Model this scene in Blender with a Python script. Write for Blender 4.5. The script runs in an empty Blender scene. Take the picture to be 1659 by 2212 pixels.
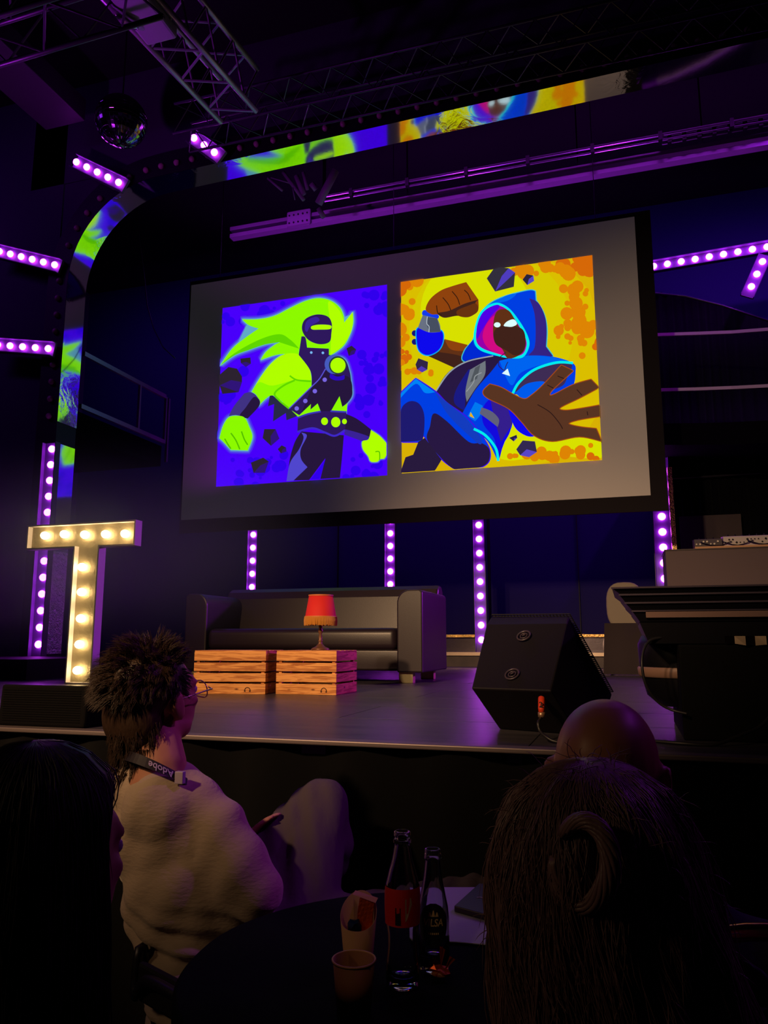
import bpy, bmesh, math, random
from mathutils import Vector, Matrix
from math import sin, cos, pi, radians as R

# ------------------------------------------------------------------ camera, world, exposure, big lights
sc = bpy.context.scene
COL = sc.collection
EYE = 1.30                       # lens height above the audience floor
F_PX = 1661.0
PITCH = math.atan(279 / 1661)
YAW = R(17.4)
cd = bpy.data.cameras.new('camera'); cam = bpy.data.objects.new('camera', cd); COL.objects.link(cam)
cam.location = (0, 0, EYE); cam.rotation_euler = (pi / 2 + PITCH, 0, YAW)
cd.sensor_fit = 'HORIZONTAL'; cd.sensor_width = 36.0; cd.lens = 36.0 * F_PX / 1659.0
cd.clip_start = 0.05
sc.camera = cam
sc.view_settings.view_transform = 'Standard'; sc.view_settings.look = 'None'
sc.view_settings.exposure = 0.0; sc.view_settings.gamma = 1.0; sc.view_settings.use_curve_mapping = False
try:
    sc.cycles.max_bounces = 6; sc.cycles.diffuse_bounces = 2; sc.cycles.glossy_bounces = 3
    sc.cycles.transmission_bounces = 6; sc.cycles.transparent_max_bounces = 6
    sc.cycles.caustics_reflective = False; sc.cycles.caustics_refractive = False
    sc.cycles.sample_clamp_indirect = 3.0
    sc.cycles.use_denoising = True
    sc.cycles.use_light_tree = True
except Exception:
    pass
w = bpy.data.worlds.new('world'); sc.world = w; w.use_nodes = True
w.node_tree.nodes['Background'].inputs[0].default_value = (0.35, 0.25, 0.6, 1)
w.node_tree.nodes['Background'].inputs[1].default_value = 0.006

def spot(name, loc, target, color, power, angle, blend=0.5, size=0.1):
    l = bpy.data.lights.new(name, 'SPOT'); l.energy = power; l.color = color
    l.spot_size = R(angle); l.spot_blend = blend; l.shadow_soft_size = size
    o = bpy.data.objects.new(name, l); COL.objects.link(o); o.location = loc
    o.rotation_euler = (Vector(target) - Vector(loc)).to_track_quat('-Z', 'Y').to_euler()
    return o
def area(name, loc, target, color, power, sx, sy):
    l = bpy.data.lights.new(name, 'AREA'); l.energy = power; l.color = color; l.shape = 'RECTANGLE'; l.size = sx; l.size_y = sy
    o = bpy.data.objects.new(name, l); COL.objects.link(o); o.location = loc
    o.rotation_euler = (Vector(target) - Vector(loc)).to_track_quat('-Z', 'Y').to_euler()
    return o
# warm front-of-house lamps over the audience, purple washes from the rig, and added fill lamps
spot('warm_front_light', (-2.9, -3.0, 4.6), (-1.2, 5.2, 1.0), (1.0, 0.60, 0.30), 2300, 36, 0.9, 0.12)
spot('warm_right_light', (-2.3, -3.2, 4.4), (0.6, 8.0, 2.0), (1.0, 0.68, 0.42), 1450, 40, 1.0, 0.12)
spot('purple_wash_light', (2.9, 8.3, 2.75), (-2.2, 5.5, 1.25), (0.55, 0.03, 1.0), 900, 34, 0.8, 0.1)
spot('purple_floor_light', (3.4, 6.0, 5.2), (-0.6, 3.9, 1.0), (0.50, 0.03, 1.0), 150, 50, 0.9, 0.1)
for bx_ in (-3.8, -1.8, 0.1): spot('purple_beam_light', (bx_, 8.5, 4.5), (bx_, 8.2, 6.3), (0.50, 0.03, 1.0), 55, 100, 0.6, 0.03)
bw_ = area('purple_beam_fill', (-1.2, 7.25, 7.3), (-1.2, 8.2, 6.2), (0.50, 0.03, 1.0), 7, 7.0, 0.05); bw_.data.spread = R(30)  # unseen strip added to light the front face of the screen beam
spot('purple_crowd_fill', (2.4, 3.2, 3.6), (0.35, 1.06, 1.15), (0.55, 0.06, 1.0), 26, 24, 0.8, 0.1)  # added spot, puts a purple rim on the long haired viewer
spot('purple_gallery_fill', (-3.7, 7.3, 2.9), (-5.5, 8.1, 4.1), (0.55, 0.02, 1.0), 14, 60, 0.8, 0.05)  # unseen spot added to brighten the left gallery railing
spot('warm_table_fill', (-0.7, -1.2, 3.0), (-0.36, 1.33, 0.84), (1.0, 0.62, 0.34), 14, 13, 0.8, 0.1)  # unseen spot added to brighten the bottle labels on the table
area('blue_back_fill', (-1.8, 9.0, 6.9), (-1.8, 10.9, 3.2), (0.30, 0.04, 1.0), 110, 12.0, 0.3)  # unseen strip added to lift the back wall to blue violet
spot('violet_right_fill', (2.6, 7.4, 7.2), (1.6, 10.9, 4.4), (0.42, 0.01, 1.0), 420, 80, 1.0, 0.1)  # unseen spot added to tint the wall right of the screen
area('violet_left_fill', (-7.6, 4.0, 6.6), (-7.6, 6.6, 3.5), (0.34, 0.02, 1.0), 20, 3.0, 0.3)  # unseen strip added to lift the dark wall left of the arch
spot('purple_truss_light', (-4.9, 3.4, 3.9), (-3.9, 4.8, 6.1), (0.6, 0.03, 1.0), 130, 90, 0.9, 0.1)
spot('purple_side_light', (2.0, 2.4, 4.0), (-0.92, 1.75, 1.05), (0.62, 0.08, 1.0), 85, 20, 0.8, 0.1)
spot('warm_audience_light', (-3.2, -0.8, 2.9), (-0.8, 1.7, 0.9), (1.0, 0.66, 0.34), 26, 60, 0.8, 0.2)

# ------------------------------------------------------------------ projection helper: a photo pixel on a known real plane
_F = Vector((-sin(YAW) * cos(PITCH), cos(YAW) * cos(PITCH), sin(PITCH)))
_R = Vector((cos(YAW), sin(YAW), 0)); _U = _R.cross(_F)
def ray(px, py):
    return _F + _R * ((px - 829.5) / F_PX) + _U * (-(py - 1106) / F_PX)
def at(px, py, Y=None, Z=None, X=None):
    d = ray(px, py)
    if Y is not None: t = Y / d.y
    elif Z is not None: t = (Z - EYE) / d.z
    else: t = X / d.x
    return Vector((0, 0, EYE)) + d * t
def ppm(px, Y):                     # metres per pixel at column px on the plane y = Y
    return Y / ray(px, 1385).y / F_PX

# ------------------------------------------------------------------ materials
def lin(c):
    c = c / 255.0
    return c / 12.92 if c <= 0.04045 else ((c + 0.055) / 1.055) ** 2.4
def rgb(t): return (lin(t[0]), lin(t[1]), lin(t[2]), 1)
MATS = {}
def mat(name, col=(128, 128, 128), rough=0.6, metal=0.0, spec=0.5, emit=None, estr=1.0, trans=0.0, ior=1.45,
        bump=None, vary=None, sheen=0.0, coat=0.0, alpha=None):
    if name in MATS: return MATS[name]
    m = bpy.data.materials.new(name); m.use_nodes = True
    nt = m.node_tree; b = nt.nodes['Principled BSDF']
    b.inputs['Base Color'].default_value = rgb(col)
    b.inputs['Roughness'].default_value = rough; b.inputs['Metallic'].default_value = metal
    b.inputs['Specular IOR Level'].default_value = spec; b.inputs['IOR'].default_value = ior
    b.inputs['Transmission Weight'].default_value = trans
    b.inputs['Sheen Weight'].default_value = sheen; b.inputs['Coat Weight'].default_value = coat
    if emit is not None:
        b.inputs['Emission Color'].default_value = rgb(emit) if max(emit) > 1.5 else (*emit, 1)
        b.inputs['Emission Strength'].default_value = estr
    tc = nt.nodes.new('ShaderNodeTexCoord')
    if vary:                        # (scale, colour 2, low, high[, stretch])
        mp = nt.nodes.new('ShaderNodeMapping'); nt.links.new(tc.outputs['Object'], mp.inputs[0])
        if len(vary) > 4: mp.inputs['Scale'].default_value = vary[4]
        n = nt.nodes.new('ShaderNodeTexNoise'); n.inputs['Scale'].default_value = vary[0]; n.inputs['Detail'].default_value = 5
        nt.links.new(mp.outputs[0], n.inputs[0])
        r = nt.nodes.new('ShaderNodeValToRGB'); nt.links.new(n.outputs[0], r.inputs[0])
        r.color_ramp.elements[0].position = vary[2]; r.color_ramp.elements[1].position = vary[3]
        r.color_ramp.elements[0].color = rgb(col); r.color_ramp.elements[1].color = rgb(vary[1])
        nt.links.new(r.outputs[0], b.inputs['Base Color'])
    if bump:                        # (scale, strength, distance[, stretch])
        mp = nt.nodes.new('ShaderNodeMapping'); nt.links.new(tc.outputs['Object'], mp.inputs[0])
        if len(bump) > 3: mp.inputs['Scale'].default_value = bump[3]
        n = nt.nodes.new('ShaderNodeTexNoise'); n.inputs['Scale'].default_value = bump[0]; n.inputs['Detail'].default_value = 4
        nt.links.new(mp.outputs[0], n.inputs[0])
        bp = nt.nodes.new('ShaderNodeBump'); bp.inputs['Strength'].default_value = bump[1]; bp.inputs['Distance'].default_value = bump[2]
        nt.links.new(n.outputs[0], bp.inputs['Height']); nt.links.new(bp.outputs[0], b.inputs['Normal'])
    MATS[name] = m
    return m
def flat_emit(name, col, strength=1.0):      # light thrown by the projector on the screen
    if name in MATS: return MATS[name]
    m = bpy.data.materials.new(name); m.use_nodes = True; nt = m.node_tree
    nt.nodes.remove(nt.nodes['Principled BSDF'])
    e = nt.nodes.new('ShaderNodeEmission'); e.inputs[0].default_value = rgb(col); e.inputs[1].default_value = strength
    nt.links.new(e.outputs[0], nt.nodes['Material Output'].inputs[0])
    MATS[name] = m
    return m

M_black = mat('black_paint', (14, 13, 18), 0.6, spec=0.3)
M_wall = mat('dark_wall', (62, 58, 72), 0.85, spec=0.15, bump=(6, 0.2, 0.01))
M_curtain = mat('black_curtain', (8, 8, 11), 0.95, spec=0.05, sheen=0.1)
M_housing = mat('lamp_housing', (82, 66, 100), 0.5)
M_bulb = mat('violet_bulb', (255, 255, 255), 0.4, emit=(0.60, 0.042, 1.0), estr=24.0)
M_warmbulb = mat('warm_bulb', (255, 255, 255), 0.4, emit=(1.0, 0.68, 0.30), estr=21.0)
M_deadbulb = mat('unlit_bulb', (150, 135, 120), 0.25, spec=0.6)
M_metal = mat('brushed_metal', (170, 168, 175), 0.35, metal=1.0)
M_darkmetal = mat('dark_metal', (70, 68, 76), 0.4, metal=0.8)

def foil_mat(name, col=(205, 205, 212), rough=0.10, strength=0.35, scale=9, low=0.02):
    m = mat(name, col, rough, metal=1.0)
    nt = m.node_tree; b = nt.nodes['Principled BSDF']
    tc = nt.nodes.new('ShaderNodeTexCoord')
    n1 = nt.nodes.new('ShaderNodeTexNoise'); n1.inputs['Scale'].default_value = 1.3; n1.inputs['Detail'].default_value = 1
    n2 = nt.nodes.new('ShaderNodeTexNoise'); n2.inputs['Scale'].default_value = scale; n2.inputs['Detail'].default_value = 4; n2.inputs['Distortion'].default_value = 1.2
    nt.links.new(tc.outputs['Object'], n1.inputs[0]); nt.links.new(tc.outputs['Object'], n2.inputs[0])
    rp = nt.nodes.new('ShaderNodeMapRange'); rp.inputs[1].default_value = 0.52; rp.inputs[2].default_value = 0.66
    rp.inputs[3].default_value = low; rp.inputs[4].default_value = 1.0
    nt.links.new(n1.outputs[0], rp.inputs[0])
    mu = nt.nodes.new('ShaderNodeMath'); mu.operation = 'MULTIPLY'
    nt.links.new(n2.outputs[0], mu.inputs[0]); nt.links.new(rp.outputs[0], mu.inputs[1])
    bp = nt.nodes.new('ShaderNodeBump'); bp.inputs['Strength'].default_value = strength; bp.inputs['Distance'].default_value = 0.02
    nt.links.new(mu.outputs[0], bp.inputs['Height']); nt.links.new(bp.outputs[0], b.inputs['Normal'])
    return m
M_foil = foil_mat('mirror_foil', rough=0.07, strength=0.3)
M_crinkle = foil_mat('crinkled_foil', (130, 120, 128), 0.18, 0.9, 40)

# ------------------------------------------------------------------ mesh builder
def frame_of(d):
    d = Vector(d).normalized(); a = Vector((0, 0, 1)) if abs(d.z) < 0.95 else Vector((0, 1, 0))
    u = d.cross(a).normalized(); v = d.cross(u).normalized()
    return u, v
class MB:
    def __init__(s): s.v = []; s.f = []; s.m = []; s.mi = 0
    def add(s, vs, fs):
        o = len(s.v); s.v += [Vector(p) for p in vs]
        for f in fs: s.f.append([o + i for i in f]); s.m.append(s.mi)
        return s
    def box(s, lo, hi, rot=None, piv=None):
        x0, y0, z0 = lo; x1, y1, z1 = hi
        vs = [Vector(p) for p in ((x0,y0,z0),(x1,y0,z0),(x1,y1,z0),(x0,y1,z0),(x0,y0,z1),(x1,y0,z1),(x1,y1,z1),(x0,y1,z1))]
        if rot is not None:
            c = Vector(piv) if piv is not None else (Vector(lo) + Vector(hi)) / 2
            mt = rot if isinstance(rot, Matrix) else Matrix.Rotation(rot, 3, 'Z')
            vs = [c + mt @ (p - c) for p in vs]
        return s.add(vs, [(0,3,2,1),(4,5,6,7),(0,1,5,4),(1,2,6,5),(2,3,7,6),(3,0,4,7)])
    def bar(s, a, b, wd, ht, up=(0, 0, 1)):      # box beam between two points
        a = Vector(a); b = Vector(b); d = (b - a).normalized(); up = Vector(up)
        u = d.cross(up).normalized(); v = u.cross(d).normalized()
        vs = []
        for p in (a, b):
            for i, j in ((-1,-1),(1,-1),(1,1),(-1,1)): vs.append(p + u * (i * wd / 2) + v * (j * ht / 2))
        return s.add(vs, [(0,3,2,1),(4,5,6,7),(0,1,5,4),(1,2,6,5),(2,3,7,6),(3,0,4,7)])
    def tube(s, pts, r, n=8, cap=True):
        pts = [Vector(p) for p in pts]; rs = r if isinstance(r, (list, tuple)) else [r] * len(pts)
        o = len(s.v); u = None
        for i, p in enumerate(pts):
            d = (pts[min(i + 1, len(pts) - 1)] - pts[max(i - 1, 0)]).normalized()
            if u is None: u, v = frame_of(d)
            else:
                u = (u - d * u.dot(d)).normalized(); v = d.cross(u)
            for k in range(n):
                a = 2 * pi * k / n; s.v.append(p + (u * cos(a) + v * sin(a)) * rs[i])
        for i in range(len(pts) - 1):
            for k in range(n):
                q = (k + 1) % n
                s.f.append([o + i*n + k, o + i*n + q, o + (i+1)*n + q, o + (i+1)*n + k]); s.m.append(s.mi)
        if cap:
            s.f.append([o + k for k in range(n)][::-1]); s.m.append(s.mi)
            e = o + (len(pts) - 1) * n
            s.f.append([e + k for k in range(n)]); s.m.append(s.mi)
        return s
    def lathe(s, c, prof, n=24, a0=0, a1=2*pi):   # prof: (radius, z)
        c = Vector(c); full = abs(a1 - a0 - 2*pi) < 1e-6; o = len(s.v); cols = n if full else n + 1
        for r, z in prof:
            for k in range(cols):
                a = a0 + (a1 - a0) * k / n; s.v.append(c + Vector((r * cos(a), r * sin(a), z)))
        for i in range(len(prof) - 1):
            for k in range(n):
                q = (k + 1) % cols if full else k + 1
                s.f.append([o + i*cols + k, o + i*cols + q, o + (i+1)*cols + q, o + (i+1)*cols + k]); s.m.append(s.mi)
        return s
    def ell(s, c, r, n=16, m=10, rot=None):
        c = Vector(c); vs = []; fs = []
        for i in range(m + 1):
            t = pi * i / m
            for k in range(n):
                a = 2 * pi * k / n; p = Vector((r[0]*sin(t)*cos(a), r[1]*sin(t)*sin(a), r[2]*cos(t)))
                vs.append(c + (rot @ p if rot is not None else p))
        for i in range(m):
            for k in range(n):
                q = (k + 1) % n; fs.append([i*n + k, (i+1)*n + k, (i+1)*n + q, i*n + q])
        return s.add(vs, fs)
    def prism(s, poly, ext):                     # polygon (3-D points) swept by a vector
        n = len(poly); e = Vector(ext); p = [Vector(q) for q in poly]
        return s.add(p + [q + e for q in p], [list(range(n))[::-1], list(range(n, 2*n))] +
                     [[i, (i+1) % n, n + (i+1) % n, n + i] for i in range(n)])
    def build(s, name, mats, parent=None, smooth=False, bevel=0, subdiv=0, local=False):
        me = bpy.data.meshes.new(name)
        off = Vector((0, 0, 0))
        if parent is not None and not local:
            off = parent.matrix_world.translation if False else WLOC.get(parent.name, Vector((0, 0, 0)))
        vs = [p - off for p in s.v]
        if parent is None and not local and vs:
            lo = Vector((min(p.x for p in vs), min(p.y for p in vs), min(p.z for p in vs)))
            hi = Vector((max(p.x for p in vs), max(p.y for p in vs), max(p.z for p in vs)))
            off = Vector(((lo.x + hi.x) / 2, (lo.y + hi.y) / 2, lo.z)); vs = [p - off for p in vs]
        me.from_pydata([tuple(p) for p in vs], [], s.f)
        if not isinstance(mats, (list, tuple)): mats = [mats]
        for m in mats: me.materials.append(m)
        me.polygons.foreach_set('material_index', s.m)
        bm = bmesh.new(); bm.from_mesh(me)
        bmesh.ops.remove_doubles(bm, verts=bm.verts, dist=1e-6)
        bmesh.ops.recalc_face_normals(bm, faces=bm.faces)
        if smooth:
            for f in bm.faces: f.smooth = True
        bm.to_mesh(me); bm.free()
        o = bpy.data.objects.new(name, me); COL.objects.link(o)
        if parent is not None: o.parent = parent; WLOC[o.name] = WLOC.get(parent.name, Vector((0,0,0))).copy() if not local else WLOC.get(parent.name)
        else: o.location = off; WLOC[o.name] = off
        if bevel:
            b = o.modifiers.new('bevel', 'BEVEL'); b.width = bevel; b.segments = 2; b.limit_method = 'ANGLE'; b.angle_limit = R(40)
        if subdiv:
            b = o.modifiers.new('sub', 'SUBSURF'); b.levels = subdiv; b.render_levels = subdiv
        if smooth and bevel == 0 and subdiv == 0 and smooth == 'auto':
            pass
        return o
WLOC = {}
def tag(o, label, cat, group=None, kind=None):
    o['label'] = label; o['category'] = cat
    if group: o['group'] = group
    if kind: o['kind'] = kind
    return o
def thing(name, loc, label, cat, group=None):
    o = bpy.data.objects.new(name, None); COL.objects.link(o); o.location = loc; o.empty_display_size = 0.1
    WLOC[o.name] = Vector(loc)
    return tag(o, label, cat, group)
def struct(name, mb, m, **k):
    o = mb.build(name, m, **k); o['kind'] = 'structure'; return o
def copy_part(src, parent, loc):
    c = src.copy(); COL.objects.link(c); c.parent = parent; c.location = loc; return c
def remeshed(name, prims, voxel, m, parent, smooth_it=6, decim=None):
    """closed shapes fused into one continuous skin"""
    mb = MB()
    for p in prims: p(mb)
    o = mb.build(name, m, parent, smooth=True)
    r = o.modifiers.new('r', 'REMESH'); r.mode = 'VOXEL'; r.voxel_size = voxel; r.use_smooth_shade = True
    s = o.modifiers.new('s', 'SMOOTH'); s.factor = 0.6; s.iterations = smooth_it
    dg = bpy.context.evaluated_depsgraph_get(); ev = o.evaluated_get(dg)
    me = bpy.data.meshes.new_from_object(ev); old = o.data
    o.modifiers.clear(); o.data = me; bpy.data.meshes.remove(old)
    for p in me.polygons: p.use_smooth = True
    if not me.materials: me.materials.append(m)
    return o
def E_(c, r, rot=None, n=20, m=14): return lambda mb: mb.ell(c, r, n, m, rot)
def C_(pts, rs, n=14):
    def f(mb):
        for i in range(len(pts)): mb.ell(pts[i], (rs[i],)*3, n, 10)
        for i in range(len(pts) - 1): mb.tube([pts[i], pts[i+1]], [rs[i], rs[i+1]], n)
    return f
def text_mesh(txt, size, bold=0.0):
    cu = bpy.data.curves.new('txt', 'FONT'); cu.body = txt; cu.size = size; cu.align_x = 'CENTER'; cu.align_y = 'CENTER'
    cu.extrude = 0.0; cu.offset = bold; cu.resolution_u = 3
    o = bpy.data.objects.new('txt', cu); COL.objects.link(o)
    me = bpy.data.meshes.new_from_object(o.evaluated_get(bpy.context.evaluated_depsgraph_get()))
    vs = [v.co.copy() for v in me.vertices]; fs = [list(p.vertices) for p in me.polygons]
    bpy.data.objects.remove(o); bpy.data.meshes.remove(me); bpy.data.curves.remove(cu)
    return vs, fs

# ------------------------------------------------------------------ the room
SF = EYE - 0.31                  # stage floor height
RZ = EYE - 0.145                 # riser top
SY = 2.335                       # stage front edge
struct('floor', MB().box((-9, -5, -0.1), (6, 11.5, 0)), mat('audience_floor', (24, 22, 26), 0.7))
M_stage = mat('stage_floor_paint', (48, 46, 52), 0.36, spec=0.5, vary=(2.2, (74, 70, 76), 0.35, 0.8, (1, 6, 1)),
              bump=(30, 0.25, 0.004, (0.5, 6, 1)))
mb = MB()
ys = [SY + 0.06, 3.05, 3.62, 4.25, 4.95, 5.75, 6.6, 7.5, 8.5, 10.9]
for i in range(len(ys) - 1):
    x0 = -9.0; xs = [-9, -6.1, -3.6, -1.15, 0.9, 3.2, 6] if i % 2 else [-9, -5.0, -2.4, -0.3, 2.0, 6]
    for a, b in zip(xs[:-1], xs[1:]): mb.box((a + 0.002, ys[i] + 0.004, SF - 0.05), (b - 0.002, ys[i + 1] - 0.002, SF))
sf = mb.build('stage_floor', M_stage, bevel=0.0); tag(sf, 'dark scuffed plank floor of the raised stage', 'stage floor')
del sf['category'], sf['label']; sf.name = 'floor_stage'; sf['kind'] = 'structure'
struct('trim_1', MB().box((-9, SY, SF - 0.014), (6, SY + 0.06, SF + 0.002)), mat('stage_edge_metal', (110, 98, 100), 0.45, metal=0.4), bevel=0.004)
mb = MB(); n = 220; pts = []
for i in range(n + 1):
    x = -9 + 15 * i / n; pts.append((x, SY + 0.045 + 0.02 * sin(i * 1.35) + 0.008 * sin(i * 0.5)))
for i in range(n):
    (xa, ya), (xb, yb) = pts[i], pts[i + 1]
    mb.add([(xa, ya, 0.0), (xb, yb, 0.0), (xb, yb, SF - 0.015), (xa, ya, SF - 0.015)], [(0, 1, 2, 3)])
o = mb.build('stage_skirt', M_curtain, smooth=True); tag(o, 'black pleated cloth skirt hanging along the stage front', 'skirt')
M_riser = mat('riser_face', (74, 60, 60), 0.55, vary=(5, (54, 44, 46), 0.4, 0.7))
struct('floor_riser_back', MB().box((-4.5, 9.5, SF), (6, 11.0, RZ)), M_riser)
struct('trim_2', MB().box((-4.5, 9.46, RZ - 0.03), (6, 9.52, RZ + 0.012)), mat('riser_edge', (190, 170, 150), 0.3, metal=0.7))
struct('floor_riser_left', MB().box((-9, 5.15, SF), (-4.62, 11.0, RZ)), M_black)
struct('wall_back', MB().box((-9, 10.9, 0), (6, 11.1, 7.6)), mat('navy_backdrop', (34, 31, 74), 0.9, spec=0.1))
struct('wall_left', MB().box((-9.2, -5, 0), (-9, 11.1, 7.6)), M_wall)
struct('wall_right', MB().box((6, -5, 0), (6.2, 11.1, 7.6)), M_wall)
struct('ceiling', MB().box((-9, -5, 7.5), (6, 11.1, 7.7)), mat('black_ceiling', (16, 15, 18), 0.9))
# backdrop seams and mirror skirting along the back wall
mb = MB()
for px in (728, 1250):
    p = at(px, 1250, Y=10.85); mb.box((p.x - 0.006, 10.86, RZ), (p.x + 0.006, 10.9, 4.2))
struct('trim_3', mb, M_black)
mb = MB(); k0 = at(900, 1390, Y=10.6); mb.box((-4.4, 10.78, RZ), (2.6, 10.8, RZ + 0.21))
struct('baseboard_back', mb, M_crinkle)
struct('trim_4', MB().box((-4.4, 10.70, RZ + 0.20), (2.6, 10.82, RZ + 0.235)), mat('gold_foil_lip', (225, 180, 110), 0.25, metal=1.0, bump=(60, 0.8, 0.01)))

# ------------------------------------------------------------------ proscenium arch with mirror lining
XL = -5.50; ZT = EYE + 4.765; RC = 1.02; YA = 6.30
def arch_y(x): return YA - 0.03 * (x - XL) * 0.9
path = [(XL, EYE + 2.235 + (ZT - RC - EYE - 2.235) * t / 6) for t in range(7)]
for i in range(1, 15):
    a = pi - (pi / 2) * i / 14; path.append((XL + RC + RC * cos(a), ZT - RC + RC * sin(a)))
for i in range(1, 21): path.append((XL + RC + (3.0 - XL - RC) * i / 20, ZT))
arch = thing('stage_arch', (XL, YA, RZ), 'black proscenium arch lined with mirror foil, rounded at its upper left corner', 'arch')
def lining(pts, nm, m=None):
    mb = MB()
    for (xa, za), (xb, zb) in zip(pts[:-1], pts[1:]):
        ya, yb = arch_y(xa), arch_y(xb)
        mb.add([(xa, ya, za), (xb, yb, zb), (xb, yb + 0.29, zb), (xa, ya + 0.29, za)], [(0, 1, 2, 3)])
    return mb.build(nm, m or M_foil, arch, smooth=True)
lining(path, 'foil_lining')
lining([(XL, EYE + 0.9), (XL, EYE + 1.3), (XL, EYE + 2.01)], 'foil_lining')
lining([(XL, RZ + 0.02), (XL, EYE + 0.4), (XL, EYE + 0.9)], 'foil_lining', foil_mat('wrinkled_lining', (215, 200, 220), 0.22, 1.0, 34, 1.0))
# body of the arch: front face and back face around the opening, thickness outwards
mb = MB(); W = 0.26
def outward(i, pts):
    a = Vector(pts[max(i - 1, 0)]); b = Vector(pts[min(i + 1, len(pts) - 1)]); d = (b - a).normalized()
    return Vector((-d.y, d.x))
full = [(XL, RZ), (XL, EYE + 1.0)] + path
for i in range(len(full) - 1):
    q = []
    for j in (i, i + 1):
        nn = outward(j, full); x, z = full[j]; ox, oz = x + nn.x * W, z + nn.y * W
        e = 0.004; ix, iz = x + nn.x * e, z + nn.y * e
        q.append(((ix, arch_y(x), iz), (ox, arch_y(x), oz), (ox, arch_y(x) + 0.29, oz), (ix, arch_y(x) + 0.29, iz)))
    mb.add(list(q[0]) + list(q[1]), [(0, 1, 5, 4), (1, 2, 6, 5), (2, 3, 7, 6), (3, 0, 4, 7)])
mb.build('frame', M_black, arch)
bl = MB().ell((0, 0, 0), (0.032, 0.03, 0.032), 10, 7).build('bulb', M_deadbulb, arch, smooth=True, local=True)
# spacing along the arch face
first = True; acc = 0.0; last = full[1]
for i in range(2, len(full)):
    a = Vector(full[i - 1]); b = Vector(full[i]); L = (b - a).length; s = 0.0
    while acc + (L - s) >= 0.185:
        s += 0.185 - acc; acc = 0.0
        p = a.lerp(b, s / L); nn = outward(i, full); x = p.x + nn.x * 0.10; z = p.y + nn.y * 0.10
        if z < EYE + 2.2: continue
        loc = Vector((x, arch_y(p.x) - 0.015, z)) - Vector((XL, YA, RZ))
        if first: bl.location = loc; first = False
        else: copy_part(bl, arch, loc)
    acc += L - s
# black walls around the arch
mb = MB()
mb.box((-9, 6.42, RZ), (XL - W + 0.01, 6.5, 7.5))
mb.box((-6.2, 6.42, ZT + W), (6, 6.5, 7.5))
n_ = 10
for i in range(n_):               # wedge behind the rounded corner
    a0 = pi - (pi/2) * i / n_; a1 = pi - (pi/2) * (i + 1) / n_; rr = RC + W - 0.02
    c = (XL + RC, ZT - RC)
    p0 = (c[0] + rr * cos(a0), c[1] + rr * sin(a0)); p1 = (c[0] + rr * cos(a1), c[1] + rr * sin(a1))
    mb.add([(p0[0], 6.43, p0[1]), (p1[0], 6.43, p1[1]), (p1[0], 6.43, ZT + W + 0.1), (p0[0], 6.43, ZT + W + 0.1)], [(0, 1, 2, 3)])
struct('wall_front', mb, M_wall)
# crinkled foil sheet beside the lower leg, behind the lit strip
mb = MB(); a = at(118, 960, Y=6.28); b = at(92, 1418, Y=6.26)
N = 26
for i in range(N):
    z0 = RZ + (a.z - RZ) * i / N; z1 = RZ + (a.z - RZ) * (i + 1) / N
# ------------------------------------------------------------------ strips of violet bulbs
def strip(bulbs, Y, label, ext0=0.07, ext1=0.07, wd=0.15, n=None, group='strips of violet bulbs', glow=None, align=0.0, rb=0.036):
    """bulbs: first and last bulb pixels (the run between is even)"""
    a = at(*bulbs[0], Y=Y); b = at(*bulbs[1], Y=Y); d = (b - a).normalized()
    base = a if a.z < b.z else b
    t = thing('bulb_strip', base, label, 'light strip', group)
    mb = MB(); nrm = Vector((0, -1, 0)); side = d.cross(nrm).normalized()
    A = a - d * ext0 + side * align; B = b + d * ext1 + side * align
    back = Vector((0, 0.035, 0))
    mb.bar(A + back, B + back, wd, 0.03, up=nrm)
    for sgn in (-1, 1): mb.bar(A + side * sgn * wd / 2 + Vector((0, 0.01, 0)), B + side * sgn * wd / 2 + Vector((0, 0.01, 0)), 0.008, 0.07, up=nrm)
    mb.build('housing', M_housing, t)
    src = None
    for i in range(n):
        p = a.lerp(b, i / (n - 1)) if n > 1 else a
        if src is None:
            src = MB().ell((0, 0, 0), (rb, 0.03, rb), 12, 8).build('bulb', M_bulb, t, smooth=True, local=True); src.location = p - base
        else: copy_part(src, t, p - base)
    return t
strip([(83, 1392), (112, 970)], 6.20, 'upright strip of violet bulbs on the arch leg, behind the letter', n=13, ext0=0.13, ext1=0.07, wd=0.16, align=-0.02)
strip([(118, 572), (-1, 543)], 6.22, 'violet bulb bar on the left wall, upper of the two beside the arch leg', n=6, ext0=0.06, ext1=0.05)
strip([(104, 753), (-5, 745)], 6.22, 'violet bulb bar on the left wall, lower of the two beside the arch leg', n=5, ext0=0.06, ext1=0.05)
strip([(256, 394), (165, 350)], 6.17, 'violet bar of five bulbs above the rounded corner of the arch', n=5, ext0=0.08, ext1=0.04)
strip([(463, 329), (419, 298)], 6.12, 'short violet bar of three bulbs above the arch, nearest the lighting truss', n=3, ext0=0.09, ext1=0.04)
strip([(544, 1268), (547, 1155)], 9.7, 'violet bulb strip behind the left half of the sofa', n=5, ext0=0.93, ext1=0.7, rb=0.042)
strip([(843, 1262), (843, 1125)], 9.9, 'violet bulb strip behind the right half of the sofa', n=6, ext0=0.93, ext1=0.7, rb=0.042)
strip([(1040, 1382), (1034, 1134)], 9.7, 'violet bulb strip standing between the sofa and the large floor monitor', n=9, ext0=0.165, ext1=0.7, rb=0.042)
strip([(1436, 1250), (1423, 985)], 9.6, 'violet bulb strip half hidden by the lower right corner of the projection screen', n=9, ext0=0.9, ext1=0.12, wd=0.2, rb=0.045)
strip([(1412, 575), (1657, 533)], 9.9, 'long sloping violet bulb bar high on the right of the screen', n=9, ext0=0.09, ext1=0.4, rb=0.042)
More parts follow.
